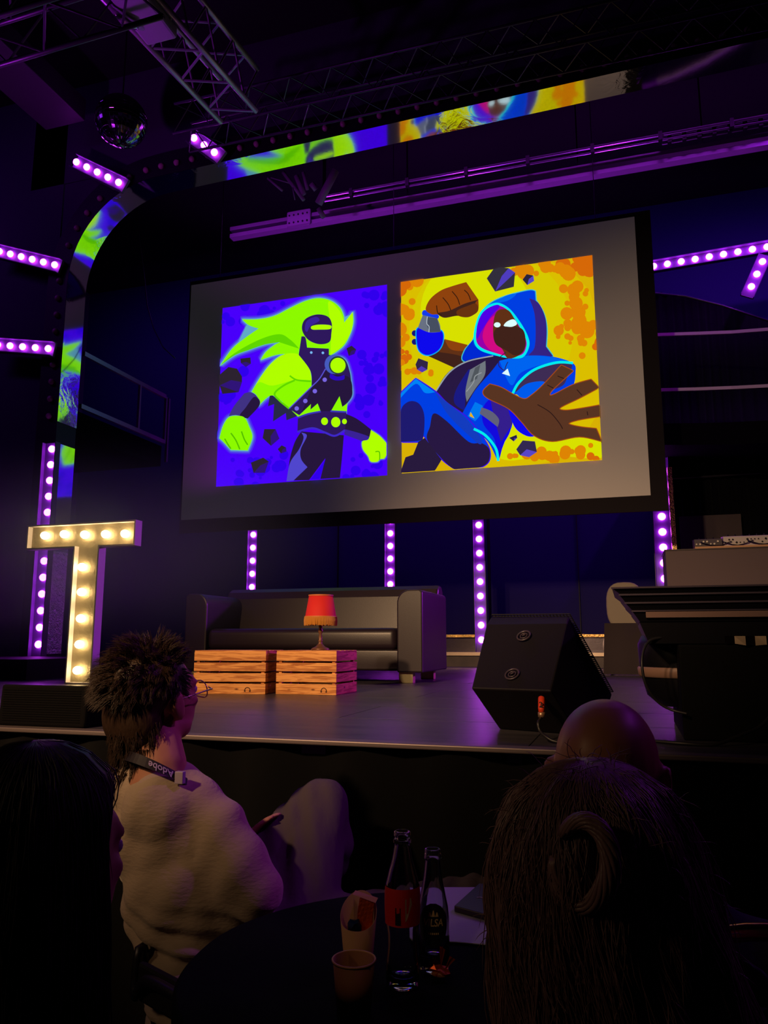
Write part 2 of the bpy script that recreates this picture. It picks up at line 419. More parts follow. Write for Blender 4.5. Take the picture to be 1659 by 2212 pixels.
strip([(1623, 619), (1647, 565)], 9.86, 'short tilted violet bulb bar under the long bar at the right edge', n=3, ext0=0.13, ext1=0.1, rb=0.042)

# thin stage haze hanging round the lit letter
hz = bpy.data.materials.new('stage_haze'); hz.use_nodes = True; nt = hz.node_tree; nt.nodes.remove(nt.nodes['Principled BSDF'])
vs_ = nt.nodes.new('ShaderNodeVolumeScatter'); vs_.inputs['Color'].default_value = (0.72, 1.0, 0.82, 1); vs_.inputs['Anisotropy'].default_value = 0.0
nt.links.new(vs_.outputs[0], nt.nodes['Material Output'].inputs['Volume'])
tc = nt.nodes.new('ShaderNodeTexCoord'); mp = nt.nodes.new('ShaderNodeMapping'); mp.inputs['Location'].default_value = (-1, -1, -1); mp.inputs['Scale'].default_value = (2, 2, 2)
ln = nt.nodes.new('ShaderNodeVectorMath'); ln.operation = 'LENGTH'; mr = nt.nodes.new('ShaderNodeMapRange'); mr.interpolation_type = 'SMOOTHSTEP'
mr.inputs[1].default_value = 0.0; mr.inputs[2].default_value = 1.0; mr.inputs[3].default_value = 0.22; mr.inputs[4].default_value = 0.0
nt.links.new(tc.outputs['Generated'], mp.inputs[0]); nt.links.new(mp.outputs[0], ln.inputs[0]); nt.links.new(ln.outputs['Value'], mr.inputs[0]); nt.links.new(mr.outputs[0], vs_.inputs['Density'])
o = MB().ell((-4.3, 5.0, SF + 1.02), (2.6, 1.0, 1.0), 40, 24).build('haze', hz, smooth=True); tag(o, 'thin pale haze glowing around the lit letter', 'haze', kind='stuff')
# ------------------------------------------------------------------ projection screen
SCY = 8.0; sx0, sx1 = -5.07, 0.285; sz0, sz1 = EYE + 1.438, EYE + 4.456
scr = thing('projection_screen', ((sx0 + sx1) / 2, SCY, sz0), 'large hanging projection screen with black border showing two cartoon pictures', 'screen')
M_screen = mat('screen_cloth', (200, 192, 185), 0.9, spec=0.1, emit=(26, 26, 28), estr=1.0)  # faint emission stands in for the projector's black level on the cloth
MB().box((sx0, SCY, sz0), (sx1, SCY + 0.01, sz1)).build('cloth', M_screen, scr)
mb = MB(); bw = 0.16
M_border = mat('screen_border', (34, 30, 34), 0.9, spec=0.1)
mb.box((sx0 - 0.02, SCY + 0.002, sz0 - bw), (sx1 + bw, SCY + 0.03, sz0)); mb.box((sx0 - 0.02, SCY + 0.002, sz1), (sx1 + bw, SCY + 0.03, sz1 + 0.05))
mb.box((sx1, SCY + 0.002, sz0), (sx1 + bw, SCY + 0.03, sz1)); mb.box((sx0 - 0.02, SCY + 0.002, sz0), (sx0, SCY + 0.03, sz1))
mb.build('border', M_border, scr)
mb = MB()
for x_ in (sx0 + 0.4, (sx0 + sx1) / 2, sx1 - 0.4): MB().tube([(x_, SCY + 0.015, sz1), (x_, SCY + 0.015, 7.5)], 0.004, 5).build('suspension_wire', M_black, scr)
def sm(pts, k=6):
    """closed Catmull-Rom outline; a third value marks a sharp corner"""
    out = []; n = len(pts)
    P = [Vector((p[0], p[1])) for p in pts]; corner = [len(p) > 2 for p in pts]
    for i in range(n):
        p1, p2 = P[i], P[(i + 1) % n]
        p0 = P[i - 1] if not corner[i] else p1 * 2 - p2
        p3 = P[(i + 2) % n] if not corner[(i + 1) % n] else p2 * 2 - p1
        if corner[i]: p0 = p1
        if corner[(i + 1) % n]: p3 = p2
        for j in range(k):
            t = j / k
            out.append(0.5 * ((2 * p1) + (-p0 + p2) * t + (2*p0 - 5*p1 + 4*p2 - p3) * t*t + (-p0 + 3*p1 - 3*p2 + p3) * t**3))
    return out
def circ(x, y, r, k=20, ry=None): return [(x + r * cos(2*pi*i/k), y + (ry or r) * sin(2*pi*i/k)) for i in range(k)]
def stroke(pts, w0):
    P = sm_open(pts); L = []; Rr = []
    n = len(P)
    for i, p in enumerate(P):
        d = (P[min(i+1, n-1)] - P[max(i-1, 0)]).normalized(); nn = Vector((-d.y, d.x)); ww = w0 / 2
        L.append(p + nn * ww); Rr.append(p - nn * ww)
    return L + Rr[::-1]
def sm_open(pts, k=6):
    P = [Vector(p) for p in pts]; out = []
    for i in range(len(P) - 1):
        p0 = P[max(i-1, 0)]; p1 = P[i]; p2 = P[i+1]; p3 = P[min(i+2, len(P)-1)]
        for j in range(k):
            t = j / k
            out.append(0.5 * ((2*p1) + (-p0 + p2)*t + (2*p0 - 5*p1 + 4*p2 - p3)*t*t + (-p0 + 3*p1 - 3*p2 + p3)*t**3))
    out.append(P[-1]); return out
class Art:
    def __init__(s, ox, oy, sc_, x0, x1, z0, z1, pre):
        s.ox, s.oy, s.s = ox, oy, sc_; s.b = (x0, x1, z0, z1); s.mb = MB(); s.mats = []; s.k = 0; s.pre = pre
    def w(s, p):
        q = at(s.ox + p[0] / s.s, s.oy + p[1] / s.s, Y=SCY)
        return (min(max(q.x, s.b[0]), s.b[1]), min(max(q.z, s.b[2]), s.b[3]))
    def mi(s, c):
        m = flat_emit('light_%d_%d_%d' % c, c)
        if m not in s.mats: s.mats.append(m)
        s.mb.mi = s.mats.index(m)
    def poly(s, c, pts, smooth=True, raw=False):
        s.mi(c); s.k += 1; y = SCY - 0.001 - 0.00016 * s.k
        pp = sm(pts) if smooth else [Vector(p[:2]) for p in pts]
        q = [s.w(p) for p in pp]; o = []
        for a in q:
            if not o or (abs(a[0]-o[-1][0]) + abs(a[1]-o[-1][1])) > 1.5e-3: o.append(a)
        s.mb.add([(a[0], y, a[1]) for a in o], [list(range(len(o)))])
    def halo(s, c, pts, g):
        pp = sm(pts); n = len(pp); A = sum(pp[i].x * pp[(i+1) % n].y - pp[(i+1) % n].x * pp[i].y for i in range(n))
        sg = 1 if A > 0 else -1; out = []
        for i in range(n):
            d = (pp[(i+1) % n] - pp[i-1]);
            if d.length < 1e-6: continue
            d.normalize(); out.append((pp[i].x + d.y * g * sg, pp[i].y - d.x * g * sg))
        s.poly(c, out, smooth=False)
    def done(s, name, label):
        me_o = s.mb; o = me_o.build(name, s.mats, scr); o['label'] = label
        bm = bmesh.new(); bm.from_mesh(o.data); bmesh.ops.triangulate(bm, faces=bm.faces, ngon_method='EAR_CLIP'); bmesh.ops.dissolve_degenerate(bm, edges=bm.edges, dist=2e-5); bm.to_mesh(o.data); bm.free()
        return o
PU = (72, 0, 250); PD = (48, 0, 236); G = (140, 250, 0); G2 = (176, 255, 0); GD = (96, 214, 0); DK = (46, 24, 92); DK2 = (38, 22, 60); HB = (84, 96, 224); NV = (58, 34, 150)
x0, x1, z0, z1 = -4.61, -2.47, EYE + 1.82, EYE + 4.085
A = Art(460, 610, 4.1475, x0, x1, z0, z1, 'l')
A.poly(PU, [(-50, -50), (1700, -50), (1700, 1950), (-50, 1950)], smooth=False)
rnd = random.Random(4)
for cx, cy, sp, n_ in ((1450, 200, 130, 14), (1440, 700, 120, 16), (1400, 1100, 110, 12), (1330, 1650, 150, 12), (200, 280, 120, 10), (560, 230, 120, 9), (130, 1050, 60, 6), (300, 1700, 160, 14), (560, 1600, 90, 8), (240, 820, 60, 5), (1480, 900, 70, 6)):
    for _ in range(n_): A.poly(PD, circ(cx + rnd.uniform(-sp, sp), cy + rnd.uniform(-sp, sp) * 0.8, rnd.uniform(14, 52), 14), smooth=False)
hair = [(72,752,1),(180,600),(300,500),(415,420,1),(330,390),(270,338,1),(420,335),(560,305),(700,235),(830,175),(950,148),(1060,170),(1140,230),(1175,300),(1182,365,1),(1225,320),(1258,272,1),(1262,370),(1230,480),(1170,580),(1060,660),(1040,660,1),(1040,600,1),(780,600,1),(775,655,1),(600,650),(435,700,1),(480,630),(560,565),(605,543,1),(480,560),(330,610),(200,660)]
arm = [(355,985,1),(430,860),(520,740),(620,660),(720,640),(800,665),(860,740),(888,850),(890,940,1),(690,1135,1),(600,1050),(520,1020),(420,1105,1),(400,1020)]
fist1 = [(150,1215),(220,1200),(290,1215),(330,1290),(362,1390),(320,1510,1),(170,1505,1),(110,1440),(68,1400,1),(100,1290)]
chest = [(800,490,1),(835,500),(850,590,1),(1045,600,1),(1045,655,1),(1180,690),(1230,800),(1245,900),(1255,1010),(1215,1080),(1165,1120,1),(1140,1025,1),(1060,1165,1),(975,1170,1),(945,1090,1),(880,1145,1),(885,1095,1),(780,1195,1),(685,1135,1),(890,935,1),(880,800),(775,655,1)]
fist2 = [(1422,1328,1),(1500,1380),(1565,1450,1),(1565,1540),(1540,1585,1),(1500,1590),(1480,1612),(1420,1610),(1395,1560),(1350,1500),(1345,1430),(1400,1410)]
waist = [(700,1140,1),(900,1000,1),(1215,1010,1),(1205,1180,1),(780,1220,1)]
for g, c in ((34, (74, 40, 240)), (20, HB), (8, (96, 170, 200))):
    for p in (hair, arm, fist1): A.halo(c, p, g)
    A.halo(c, chest, g * 0.8); 
for g, c in ((10, HB),): A.halo(c, fist2, g)
A.poly((40, 40, 70), [(520,1000,1),(690,1135,1),(780,1195,1),(665,1240,1),(660,1175,1),(545,1250,1),(555,1095,1),(500,1115,1)])
A.poly(G, hair); A.poly(GD, [(72,752,1),(200,640),(420,520),(600,470),(700,520),(780,600,1),(605,543,1),(480,560),(330,610),(200,660)])
A.poly(G2, [(1040,180),(1140,260),(1182,365,1),(1258,272,1),(1250,430),(1170,570),(1060,655,1),(1060,400)])
A.poly(G2, arm); A.poly(G, [(355,985,1),(420,900),(540,930),(740,880),(890,880,1),(890,940,1),(690,1135,1),(600,1050),(520,1020),(420,1105,1),(400,1020)])
A.poly(GD, stroke([(695,842),(760,880),(885,892)], 14), smooth=False); A.poly(GD, stroke([(740,882),(640,930),(560,1000),(600,1060),(690,1135)], 16), smooth=False)
A.poly(G, waist); A.poly(DK, chest)
A.poly(DK2, [(890,950,1),(1010,790,1),(1100,830),(1230,860),(1250,1010),(1165,1120,1),(1140,1025,1),(1060,1165,1),(975,1170,1),(945,1090,1),(880,1145,1),(885,1095,1),(800,1175,1)])
A.poly((88, 80, 210), stroke([(1015,780),(960,870),(880,950),(690,1135)], 10), smooth=False)
# plain featureless helmet in place of the drawn face
A.poly(DK, [(805,430),(830,340),(930,295),(1030,310),(1070,370),(1068,460),(1050,540),(960,560),(860,520)])
A.poly(NV, [(830,420),(850,350),(930,315),(960,350),(880,400),(850,450)]); A.poly(G2, [(890,400),(960,385),(1060,392),(1055,425),(960,430),(895,428)])
for c in ((1008,878),(920,980),(835,1068),(758,1135)): A.poly((120, 100, 225), circ(c[0], c[1], 20, 12), smooth=False)
for c in ((888,635),(992,638)): A.poly((120, 180, 240), circ(c[0], c[1], 12, 10), smooth=False)
A.poly((70, 90, 190), circ(1095, 740, 88, 24), smooth=False); A.poly((40, 60, 60), circ(1125, 748, 80, 24), smooth=False); A.poly(G2, circ(1127, 750, 68, 24), smooth=False)
A.poly((44, 10, 190), [(1060,820,1),(1120,850),(1185,835,1),(1180,875),(1110,885),(1055,860)])
A.poly((64, 50, 130), [(290,1000,1),(350,990),(405,1030),(428,1100),(320,1225,1),(220,1195),(150,1205,1),(200,1110)]); A.poly(DK2, [(300,1130),(380,1030),(428,1100),(320,1225,1),(250,1200)])
A.poly(G, fist1)
for s_ in ([(265,1340),(290,1410),(320,1460)], [(170,1355),(215,1420),(250,1500)], [(115,1405),(140,1450),(170,1495)]): A.poly((84, 190, 0), stroke(s_, 12), smooth=False)
A.poly(DK2, [(1190,1180,1),(1300,1230),(1425,1325,1),(1420,1390),(1350,1430,1),(1185,1370,1)]); A.poly(NV, [(1185,1320,1),(1300,1350),(1415,1395),(1350,1430,1),(1185,1370,1)])
A.poly(G2, fist2); A.poly((84, 190, 0), stroke([(1462,1522),(1498,1526),(1500,1600)], 9), smooth=False)
legs = [(800,1340,1),(1180,1375,1),(1165,1560),(1145,1755,1),(970,1765,1),(1015,1580,1),(870,1775,1),(680,1780,1),(695,1600),(740,1440)]
A.poly(DK2, legs); A.poly(PD, [(1015,1590,1),(965,1765,1),(880,1770,1),(980,1640)])
A.poly((80, 70, 205), [(800,1350,1),(850,1380),(795,1500),(800,1590),(855,1660,1),(730,1780,1),(668,1785,1),(700,1620),(780,1500),(820,1400)])
A.poly(DK, [(770,1215,1),(860,1180),(1000,1160),(1205,1165,1),(1190,1335,1),(1100,1385),(1000,1340),(900,1310),(765,1345,1)])
A.poly((60, 50, 180), stroke([(770,1218),(860,1185),(975,1163)], 16), smooth=False); A.poly((60, 50, 180), stroke([(1060,1160),(1205,1168)], 16), smooth=False)
A.poly((62, 40, 200), stroke([(765,1345),(900,1312),(1010,1350),(1100,1380),(1190,1330)], 18), smooth=False)
for c in ((1008,1250,34),(1108,1258,46),(1186,1252,24)): A.poly(G2, circ(c[0], c[1], c[2] * 0.9, 18, c[2]), smooth=False)
def rock(A, pts, dark, lite):
    A.poly(dark, pts, smooth=False); n = len(pts); c = Vector((sum(p[0] for p in pts)/n, sum(p[1] for p in pts)/n))
    A.poly(lite, [pts[n//2][:2], pts[n//2+1][:2] if n//2+1 < n else pts[0][:2], pts[-1][:2], (c.x, c.y)], smooth=False)
RD = (44, 34, 48); RL = (60, 30, 190)
for p in ([(255,690),(345,680),(350,735),(305,765),(260,730)], [(60,840),(150,765),(225,780),(270,850),(270,900),(240,990),(95,1005),(70,930)],
          [(455,1400),(470,1320),(570,1320),(605,1405),(530,1470)], [(590,1500),(625,1465),(665,1485),(668,1520),(620,1538)],
          [(350,1620),(460,1575),(510,1610),(475,1710),(375,1712)], [(1205,600),(1250,575),(1292,610),(1275,650),(1225,668)]): rock(A, p, RD, (48, 20, 120))
A.done('picture', 'square violet picture with a long haired green figure')

x0, x1, z0, z1 = -2.30, -0.165, EYE + 1.83, EYE + 4.085
A = Art(850, 540, 3.6065, x0, x1, z0, z1, 'r')
YE = (214, 200, 0); YL = (216, 224, 0); OR = (222, 132, 4); OR2 = (214, 104, 8); YO = (216, 176, 4)
A.poly(YO, [(-50, -50), (1750, -50), (1750, 1800), (-50, 1800)], smooth=False)
A.poly((218, 190, 0), circ(800, 850, 900, 40), smooth=False); A.poly(YE, circ(760, 640, 640, 40), smooth=False); A.poly(YL, circ(640, 480, 430, 40), smooth=False)
A.poly(YL, [(900,1350),(1200,1420),(1500,1450),(1620,1480),(1620,1620),(1200,1600),(900,1640),(780,1560)])
rnd = random.Random(9)
def blobs(cx, cy, sx, sy, n_, c, r0=18, r1=60):
    for _ in range(n_): A.poly(c, circ(cx + rnd.gauss(0, sx), cy + rnd.gauss(0, sy), rnd.uniform(r0, r1), 16), smooth=False)
blobs(1480, 120, 70, 60, 14, OR2, 30, 80); blobs(1250, 150, 120, 40, 14, OR); blobs(1400, 320, 80, 30, 9, OR); blobs(1440, 460, 60, 80, 10, OR)
blobs(1480, 620, 80, 40, 12, OR); blobs(1370, 620, 60, 40, 5, OR, 14, 34); blobs(1450, 720, 60, 30, 6, OR, 14, 34); blobs(1560, 740, 20, 30, 3, OR2); blobs(1000, 170, 50, 20, 4, OR)
blobs(90, 280, 50, 30, 8, OR); blobs(60, 300, 20, 20, 3, OR2, 30, 70); blobs(100, 450, 40, 40, 8, OR); blobs(75, 640, 20, 50, 4, OR); blobs(80, 840, 30, 50, 6, OR2, 14, 40)
blobs(160, 920, 60, 30, 8, OR, 14, 34); blobs(290, 970, 20, 10, 2, OR, 20, 30); blobs(1200, 1600, 110, 26, 14, OR, 14, 46); blobs(1440, 1560, 20, 20, 3, OR, 20, 46); blobs(1570, 1620, 20, 10, 2, OR2, 20, 34); blobs(930, 1610, 30, 10, 3, OR, 14, 26); blobs(1540, 1530, 10, 10, 1, OR, 16, 20); blobs(1475, 830, 5, 5, 1, OR, 24, 28)
BR = (142, 66, 14); BM = (96, 48, 22); BD = (64, 34, 26); BL = (14, 10, 236); B2 = (0, 62, 226); B3 = (0, 100, 240); CY = (0, 236, 238); DKP = (40, 24, 66)
A.poly(BM, [(385,700,1),(480,725),(580,745,1),(550,880),(480,925,1),(265,828,1),(350,790)]); A.poly(BD, [(350,800,1),(520,830),(545,880),(480,925,1),(265,828,1)]); A.poly(BR, [(400,700,1),(580,745,1),(560,790),(450,780)])
for p in ((170,655),(170,722)): A.poly((20, 20, 120), circ(p[0], p[1], 24, 10), smooth=False)
A.halo((0, 170, 240), [(195,615),(290,620),(380,640),(388,720),(350,790),(270,825),(205,790),(185,700)], 8)
A.poly(BL, [(195,615),(290,620),(380,640),(388,720),(350,790),(270,825),(205,790),(185,700)]); A.poly((20, 60, 235), [(245,475),(350,510),(340,545),(235,520)])
A.poly((104, 112, 130), [(232,514,1),(345,540,1),(366,590),(372,645,1),(280,648),(195,612,1)]); A.poly((70, 78, 96), [(272,530,1),(345,540,1),(372,645,1),(290,648,1),(262,590,1)]); A.poly((180, 190, 200), stroke([(268,525),(264,580),(282,605),(280,648)], 6), smooth=False)
A.poly(BR, [(255,470),(290,390),(370,325),(460,290),(570,258,1),(665,395,1),(660,485),(590,525),(500,520),(400,535),(350,510),(300,508)])
A.poly(BD, [(350,500),(440,480),(560,425),(665,395,1),(640,425),(662,480),(590,530),(500,520),(400,535)]); A.poly((104, 50, 16), [(500,480),(590,440),(645,425),(662,480),(590,530),(510,520)])
for s_ in ([(460,330),(500,380),(520,435)], [(555,320),(585,350),(605,400)], [(388,378),(430,430),(450,478)], [(340,440),(350,500),(380,515)]): A.poly((50, 26, 14), stroke(s_, 7), smooth=False)
rock(A, [(730,230),(780,160),(830,130),(900,150),(950,185),(940,295),(795,332)], (50, 46, 60), (78, 60, 190)); rock(A, [(1008,240),(1040,197),(1092,208),(1098,250),(1045,282)], (40, 34, 60), (84, 70, 200))
# hood, jacket
hood = [(550,870),(560,790),(630,700),(670,540),(740,440),(860,375),(1050,325),(1105,330,1),(1110,400,1),(1170,500),(1195,620),(1190,760,1),(1245,835,1),(1000,870),(830,850),(700,870)]
A.halo((60, 190, 200), hood, 8); A.poly(B2, hood); A.poly((0, 40, 210), [(550,870),(560,790),(630,700,1),(640,760),(800,830),(700,870)])
A.poly((52, 34, 130), [(1060,385,1),(1130,420),(1180,520),(1195,620),(1190,760,1),(1245,835,1),(1060,840),(1100,770),(1110,650),(1100,500)])
A.poly(B3, [(740,440),(880,365),(960,350),(900,400),(800,425)])
jacket = [(830,870,1),(1050,830),(1250,840),(1400,890),(1420,960),(1390,1080),(1250,1140),(930,1130,1),(900,1250),(930,1360),(870,1500),(815,1650,1),(740,1500),(630,1400),(540,1280,1),(640,1100),(760,960)]
shirt = [(325,1120,1),(430,960),(600,860),(830,830,1),(900,850),(780,960),(640,1110),(540,1280,1),(430,1200)]
A.poly(DKP, shirt); A.poly((150, 160, 170), stroke([(330,1115),(440,960),(580,875),(780,832)], 10), smooth=False); A.poly((26, 26, 130), [(480,1200),(490,1100),(580,950),(600,940,1),(570,1100),(560,1260,1)])
A.poly((112, 118, 126), [(600,940,1),(720,870,1),(715,980),(640,1090),(575,1190,1),(565,1100)]); A.poly((80, 86, 92), [(640,925,1),(680,900,1),(655,1010,1),(600,1040,1)]); A.poly((150, 156, 160), stroke([(572,1110),(625,1040),(640,990),(690,962)], 7), smooth=False)
A.poly(B2, jacket); A.poly(B3, [(830,870,1),(1000,835),(1180,835),(1350,870),(1200,890),(1000,960),(930,1060),(880,1000)]); A.poly((20, 10, 220), [(720,1200),(900,1100),(920,1380),(860,1520),(820,1640),(790,1480),(700,1350)]); A.poly((52, 30, 140), [(760,1180,1),(900,1240,1),(930,1360,1),(840,1500,1),(790,1320)])
A.poly((0, 120, 240), [(640,1190,1),(700,1220,1),(680,1290),(640,1340,1),(582,1300,1)]); A.poly((96, 96, 120), [(690,1232,1),(770,1265),(825,1325),(815,1385,1),(745,1330),(675,1280,1)]); A.poly((230, 180, 20), [(605,1268,1),(635,1318,1),(596,1300,1)], smooth=False)
A.poly((62, 44, 84), [(940,1110,1),(1010,1010),(1120,930),(1280,890),(1390,900),(1360,990),(1310,1070),(1150,1110)])
A.poly((0, 90, 236), [(950,1120,1),(1040,1050),(1160,1030),(1180,1060),(1100,1140),(1020,1170)])
A.poly(CY, stroke([(930,1130),(980,1040),(1100,940),(1270,885),(1400,888)], 20), smooth=False); A.poly(BL, [(900,1250),(960,1290),(1060,1390),(1110,1450),(1040,1455),(950,1390)])
# opening of the hood: plain shaded face with two lights
A.poly(CY, [(800,420),(900,460),(990,570),(1050,680),(1060,760),(1010,845),(900,850),(800,830),(680,790),(630,720),(640,600),(690,480)])
A.poly((150, 0, 170), [(800,440),(890,475),(970,580),(1030,690),(1038,760),(1000,825),(900,835),(800,812),(690,770),(648,710),(658,600),(705,490)])
A.poly((210, 10, 130), [(700,700),(720,600),(790,520),(820,600),(800,700),(880,800),(890,835),(760,790)]); A.poly((80, 0, 230), [(700,495),(790,440),(830,450),(760,530),(690,640),(655,700),(655,600)])
A.poly(BM, [(800,500),(850,470),(910,490),(975,600),(1030,700),(1020,790),(960,840),(890,850),(850,780),(790,720),(780,600)]); A.poly(BD, [(850,600),(1000,620),(1032,720),(1010,800),(950,830),(880,790),(800,740),(785,650)])
A.poly((220, 255, 255), circ(812, 592, 26, 14, 20), smooth=False); A.poly((220, 255, 255), [(862,598),(890,565),(940,550),(965,585),(930,606),(890,606)])
for s_ in ([(880,805),(830,850),(825,910),(870,950)], [(895,880),(880,910),(870,945)]): A.poly(DKP, stroke(s_, 6), smooth=False)
A.poly((220, 250, 255), [(848,970),(893,932),(912,990)], smooth=False)
# leg and hand
leg = [(55,1130,1),(180,1010,1),(330,1110),(420,1200),(560,1300),(680,1440),(750,1560),(740,1660),(640,1710),(500,1720,1),(400,1650),(300,1540),(240,1450),(215,1500,1),(60,1500,1)]
A.halo((64, 10, 220), leg, 8); A.poly(B2, leg); A.poly((0, 130, 246), [(55,1130,1),(180,1010,1),(330,1115,1),(250,1120),(180,1050),(60,1160,1)])
A.poly((30, 26, 110), [(60,1270),(120,1190),(200,1200),(245,1290),(240,1450),(210,1490),(60,1500,1)]); A.poly(DKP, [(320,1280),(420,1340),(590,1500),(690,1510),(750,1560),(740,1660),(640,1710),(500,1720),(400,1650),(270,1490),(290,1380)]); A.poly((20, 60, 190), [(330,1120,1),(430,1200),(560,1310),(680,1460),(680,1520),(590,1450),(430,1290)])
A.poly((40, 26, 60), [(200,1500,1),(250,1470,1),(380,1640,1),(320,1740,1),(60,1740,1),(100,1620,1),(160,1600,1)])
A.poly(CY, stroke([(630,1400),(720,1450),(800,1550),(820,1650)], 20), smooth=False)
hand = [(705,1110),(755,1055,1),(840,1080),(930,1130),(1020,1170),(1080,1140),(1170,1060),(1310,908,1),(1400,950,1),(1300,1040),(1225,1115),(1240,1140),(1400,1060),(1540,1018,1),(1600,1080,1),(1450,1160),(1300,1235),(1340,1258),(1480,1240),(1620,1215,1),(1620,1300,1),(1440,1330),(1365,1360),(1450,1385),(1580,1400,1),(1620,1495,1),(1450,1460),(1240,1495),(1100,1450),(1000,1340),(900,1240),(740,1160)]
A.halo((160, 72, 20), hand, 7); A.poly((88, 52, 34), hand)
for s_ in ([(1125,1212),(1220,1270),(1290,1350),(1320,1400)], [(1280,990),(1330,1010)], [(1200,1060),(1250,1085)], [(1430,1095),(1470,1140)], [(1510,1265),(1515,1295)]): A.poly((44, 24, 22), stroke(s_, 7), smooth=False)
rock(A, [(178,900),(200,852),(275,880),(270,940),(230,962),(190,940)], (50, 36, 70), (80, 54, 180)); rock(A, [(905,1470),(962,1447),(968,1470),(940,1498)], (40, 28, 70), (70, 50, 170)); rock(A, [(960,1560),(1010,1490),(1105,1498),(1120,1580),(1060,1620),(990,1605)], (50, 40, 80), (88, 70, 200))
A.done('picture', 'square yellow picture with a blue hooded figure')
# the bar the screen hangs from: purple lit beam with gusset plate
bm_ = thing('screen_beam', at(1000, 420, Y=8.3), 'long grey steel beam hanging level above the projection screen', 'beam')
mb = MB(); a = at(500, 524, Y=8.2); b = at(1700, 303, Y=8.2); b.z = a.z = (a.z + b.z) / 2 + 0.075
M_beam = mat('beam_paint', (150, 146, 156), 0.5)
for dz in (-0.05, 0.045): mb.bar(a + Vector((0, 0, dz)), b + Vector((1.0, 0, dz)), 0.10, 0.05)
mb.build('rail', M_beam, bm_)
mb = MB(); q = at(645, 497, Y=8.12); mb.box((q.x - 0.16, 8.10, a.z - 0.11), (q.x + 0.16, 8.14, a.z + 0.11)); gp = mb.build('gusset_plate', M_beam, bm_, bevel=0.02)
mb = MB()
for i in range(5):
    for dz in (-0.05, 0.05): mb.tube([(q.x - 0.12 + 0.06 * i, 8.095, a.z + dz), (q.x - 0.12 + 0.06 * i, 8.11, a.z + dz)], 0.012, 8)
mb.build('rivet', M_black, gp)
for px in (880, 1250, 1525):
    q = at(px, 400, Y=8.2); MB().bar((q.x, 8.2, a.z + 0.05), (q.x, 8.2, 7.5), 0.015, 0.015, up=(0, 1, 0)).build('hanger', M_black, bm_)
for (pa, pb, yy, nm, lb) in (((700, 436), (1659, 236), 8.0, 'ceiling_pipe', 'thin upper pipe running level above the steel screen beam'), ((1430, 302), (1659, 256), 8.05, 'ceiling_pipe', 'short thin pipe between the upper pipe and the beam at right')):
    a1 = at(*pa, Y=yy); b1 = at(*pb, Y=yy); b1.z = a1.z = (a1.z + b1.z) / 2; t = thing(nm, a1, lb, 'pipe', 'thin pipes above the screen')
    MB().tube([a1, b1 + Vector((0.8, 0, 0))], 0.016, 8).tube([a1 + Vector((0, 0.02, -0.05)), b1 + Vector((0.8, 0.02, -0.05))], 0.012, 8).build('tube', M_metal, t)
    mb = MB(); n_ = 7
    for i in range(n_):
        p = a1.lerp(b1, (i + 0.5) / n_); mb.box((p.x - 0.02, p.y - 0.03, p.z - 0.07), (p.x + 0.02, p.y + 0.03, p.z + 0.03))
    mb.build('clamp', M_black, t)
# ------------------------------------------------------------------ trusses
M_truss = mat('truss_aluminium', (170, 168, 176), 0.42, metal=0.75)
def truss(name, a, b, wd, ht, seg, label, m=M_truss, r=0.024, tri=False):
    a = Vector(a); b = Vector(b); t = thing(name, a, label, 'truss', 'lighting trusses')
    d = (b - a).normalized(); u = d.cross(Vector((0, 0, 1))).normalized(); up = u.cross(d)
    offs = [u * (-wd/2), u * (wd/2), u * (wd/2) + up * ht, u * (-wd/2) + up * ht] if not tri else [u * (-wd/2), u * (wd/2), up * ht]
    for o_ in offs: MB().tube([a + o_, b + o_], r, 8).build('chord', m, t, smooth=True)
    mb = MB(); n_ = seg; k = len(offs)
    for i in range(n_):
        p = a.lerp(b, i / n_); q = a.lerp(b, (i + 1) / n_)
        for j in range(k):
            o1, o2 = offs[j], offs[(j + 1) % k]
            if i % 2: o1, o2 = o2, o1
            mb.tube([p + o1, q + o2], r * 0.45, 6)
    mb.build('lacing', m, t)
    return t
a = at(185, -72, Z=EYE + 4.5); b = at(515, 252, Z=EYE + 4.5)
tr = truss('box_truss', a + Vector((0.1, 0, 0)), b, 0.36, 0.40, 9, 'aluminium box truss at upper left running toward the stage, lit violet')
a = at(380, 268, Y=5.5); b = at(1500, -28, Y=5.5); b.z = a.z = EYE + 4.85
a2 = at(380, 268, Y=5.5); truss('thin_truss', (a2.x, 5.6, EYE + 4.55), (2.8, 5.6, EYE + 4.55), 0.28, 0.30, 34, 'thin dark truss crossing above the arch', m=M_darkmetal, r=0.012)
a = at(-60, 118, Z=EYE + 4.2); b = at(262, 6, Z=EYE + 4.2)
truss('box_truss', a + Vector((-1.5, 0, 0)), b + Vector((0.2, 0, 0)), 0.36, 0.36, 9, 'dark truss crossing the upper left corner of the ceiling', m=M_darkmetal, r=0.02)
# moving lamp / panel hung in the truss
t = thing('stage_lamp', at(300, 40, Z=EYE + 4.55), 'pale boxy stage lamp clamped in the upper left truss', 'lamp')
p = at(308, 38, Z=EYE + 4.42); mb = MB(); mb.box((p.x - 0.13, p.y - 0.25, p.z), (p.x + 0.13, p.y + 0.25, p.z + 0.16)); mb.build('body', mat('pale_lamp_paint', (150, 148, 160), 0.5), t, bevel=0.02)
p2 = at(275, 40, Z=EYE + 4.42); mb = MB(); mb.tube([p2 + Vector((-0.05, -0.14, 0)), p2 + Vector((0, 0, -0.03)), p2 + Vector((0.05, 0.12, 0.02))], [0.02, 0.045, 0.025], 10); mb.build('lens', mat('lamp_glass', (230, 210, 240), 0.1, metal=0.8), t, smooth=True)
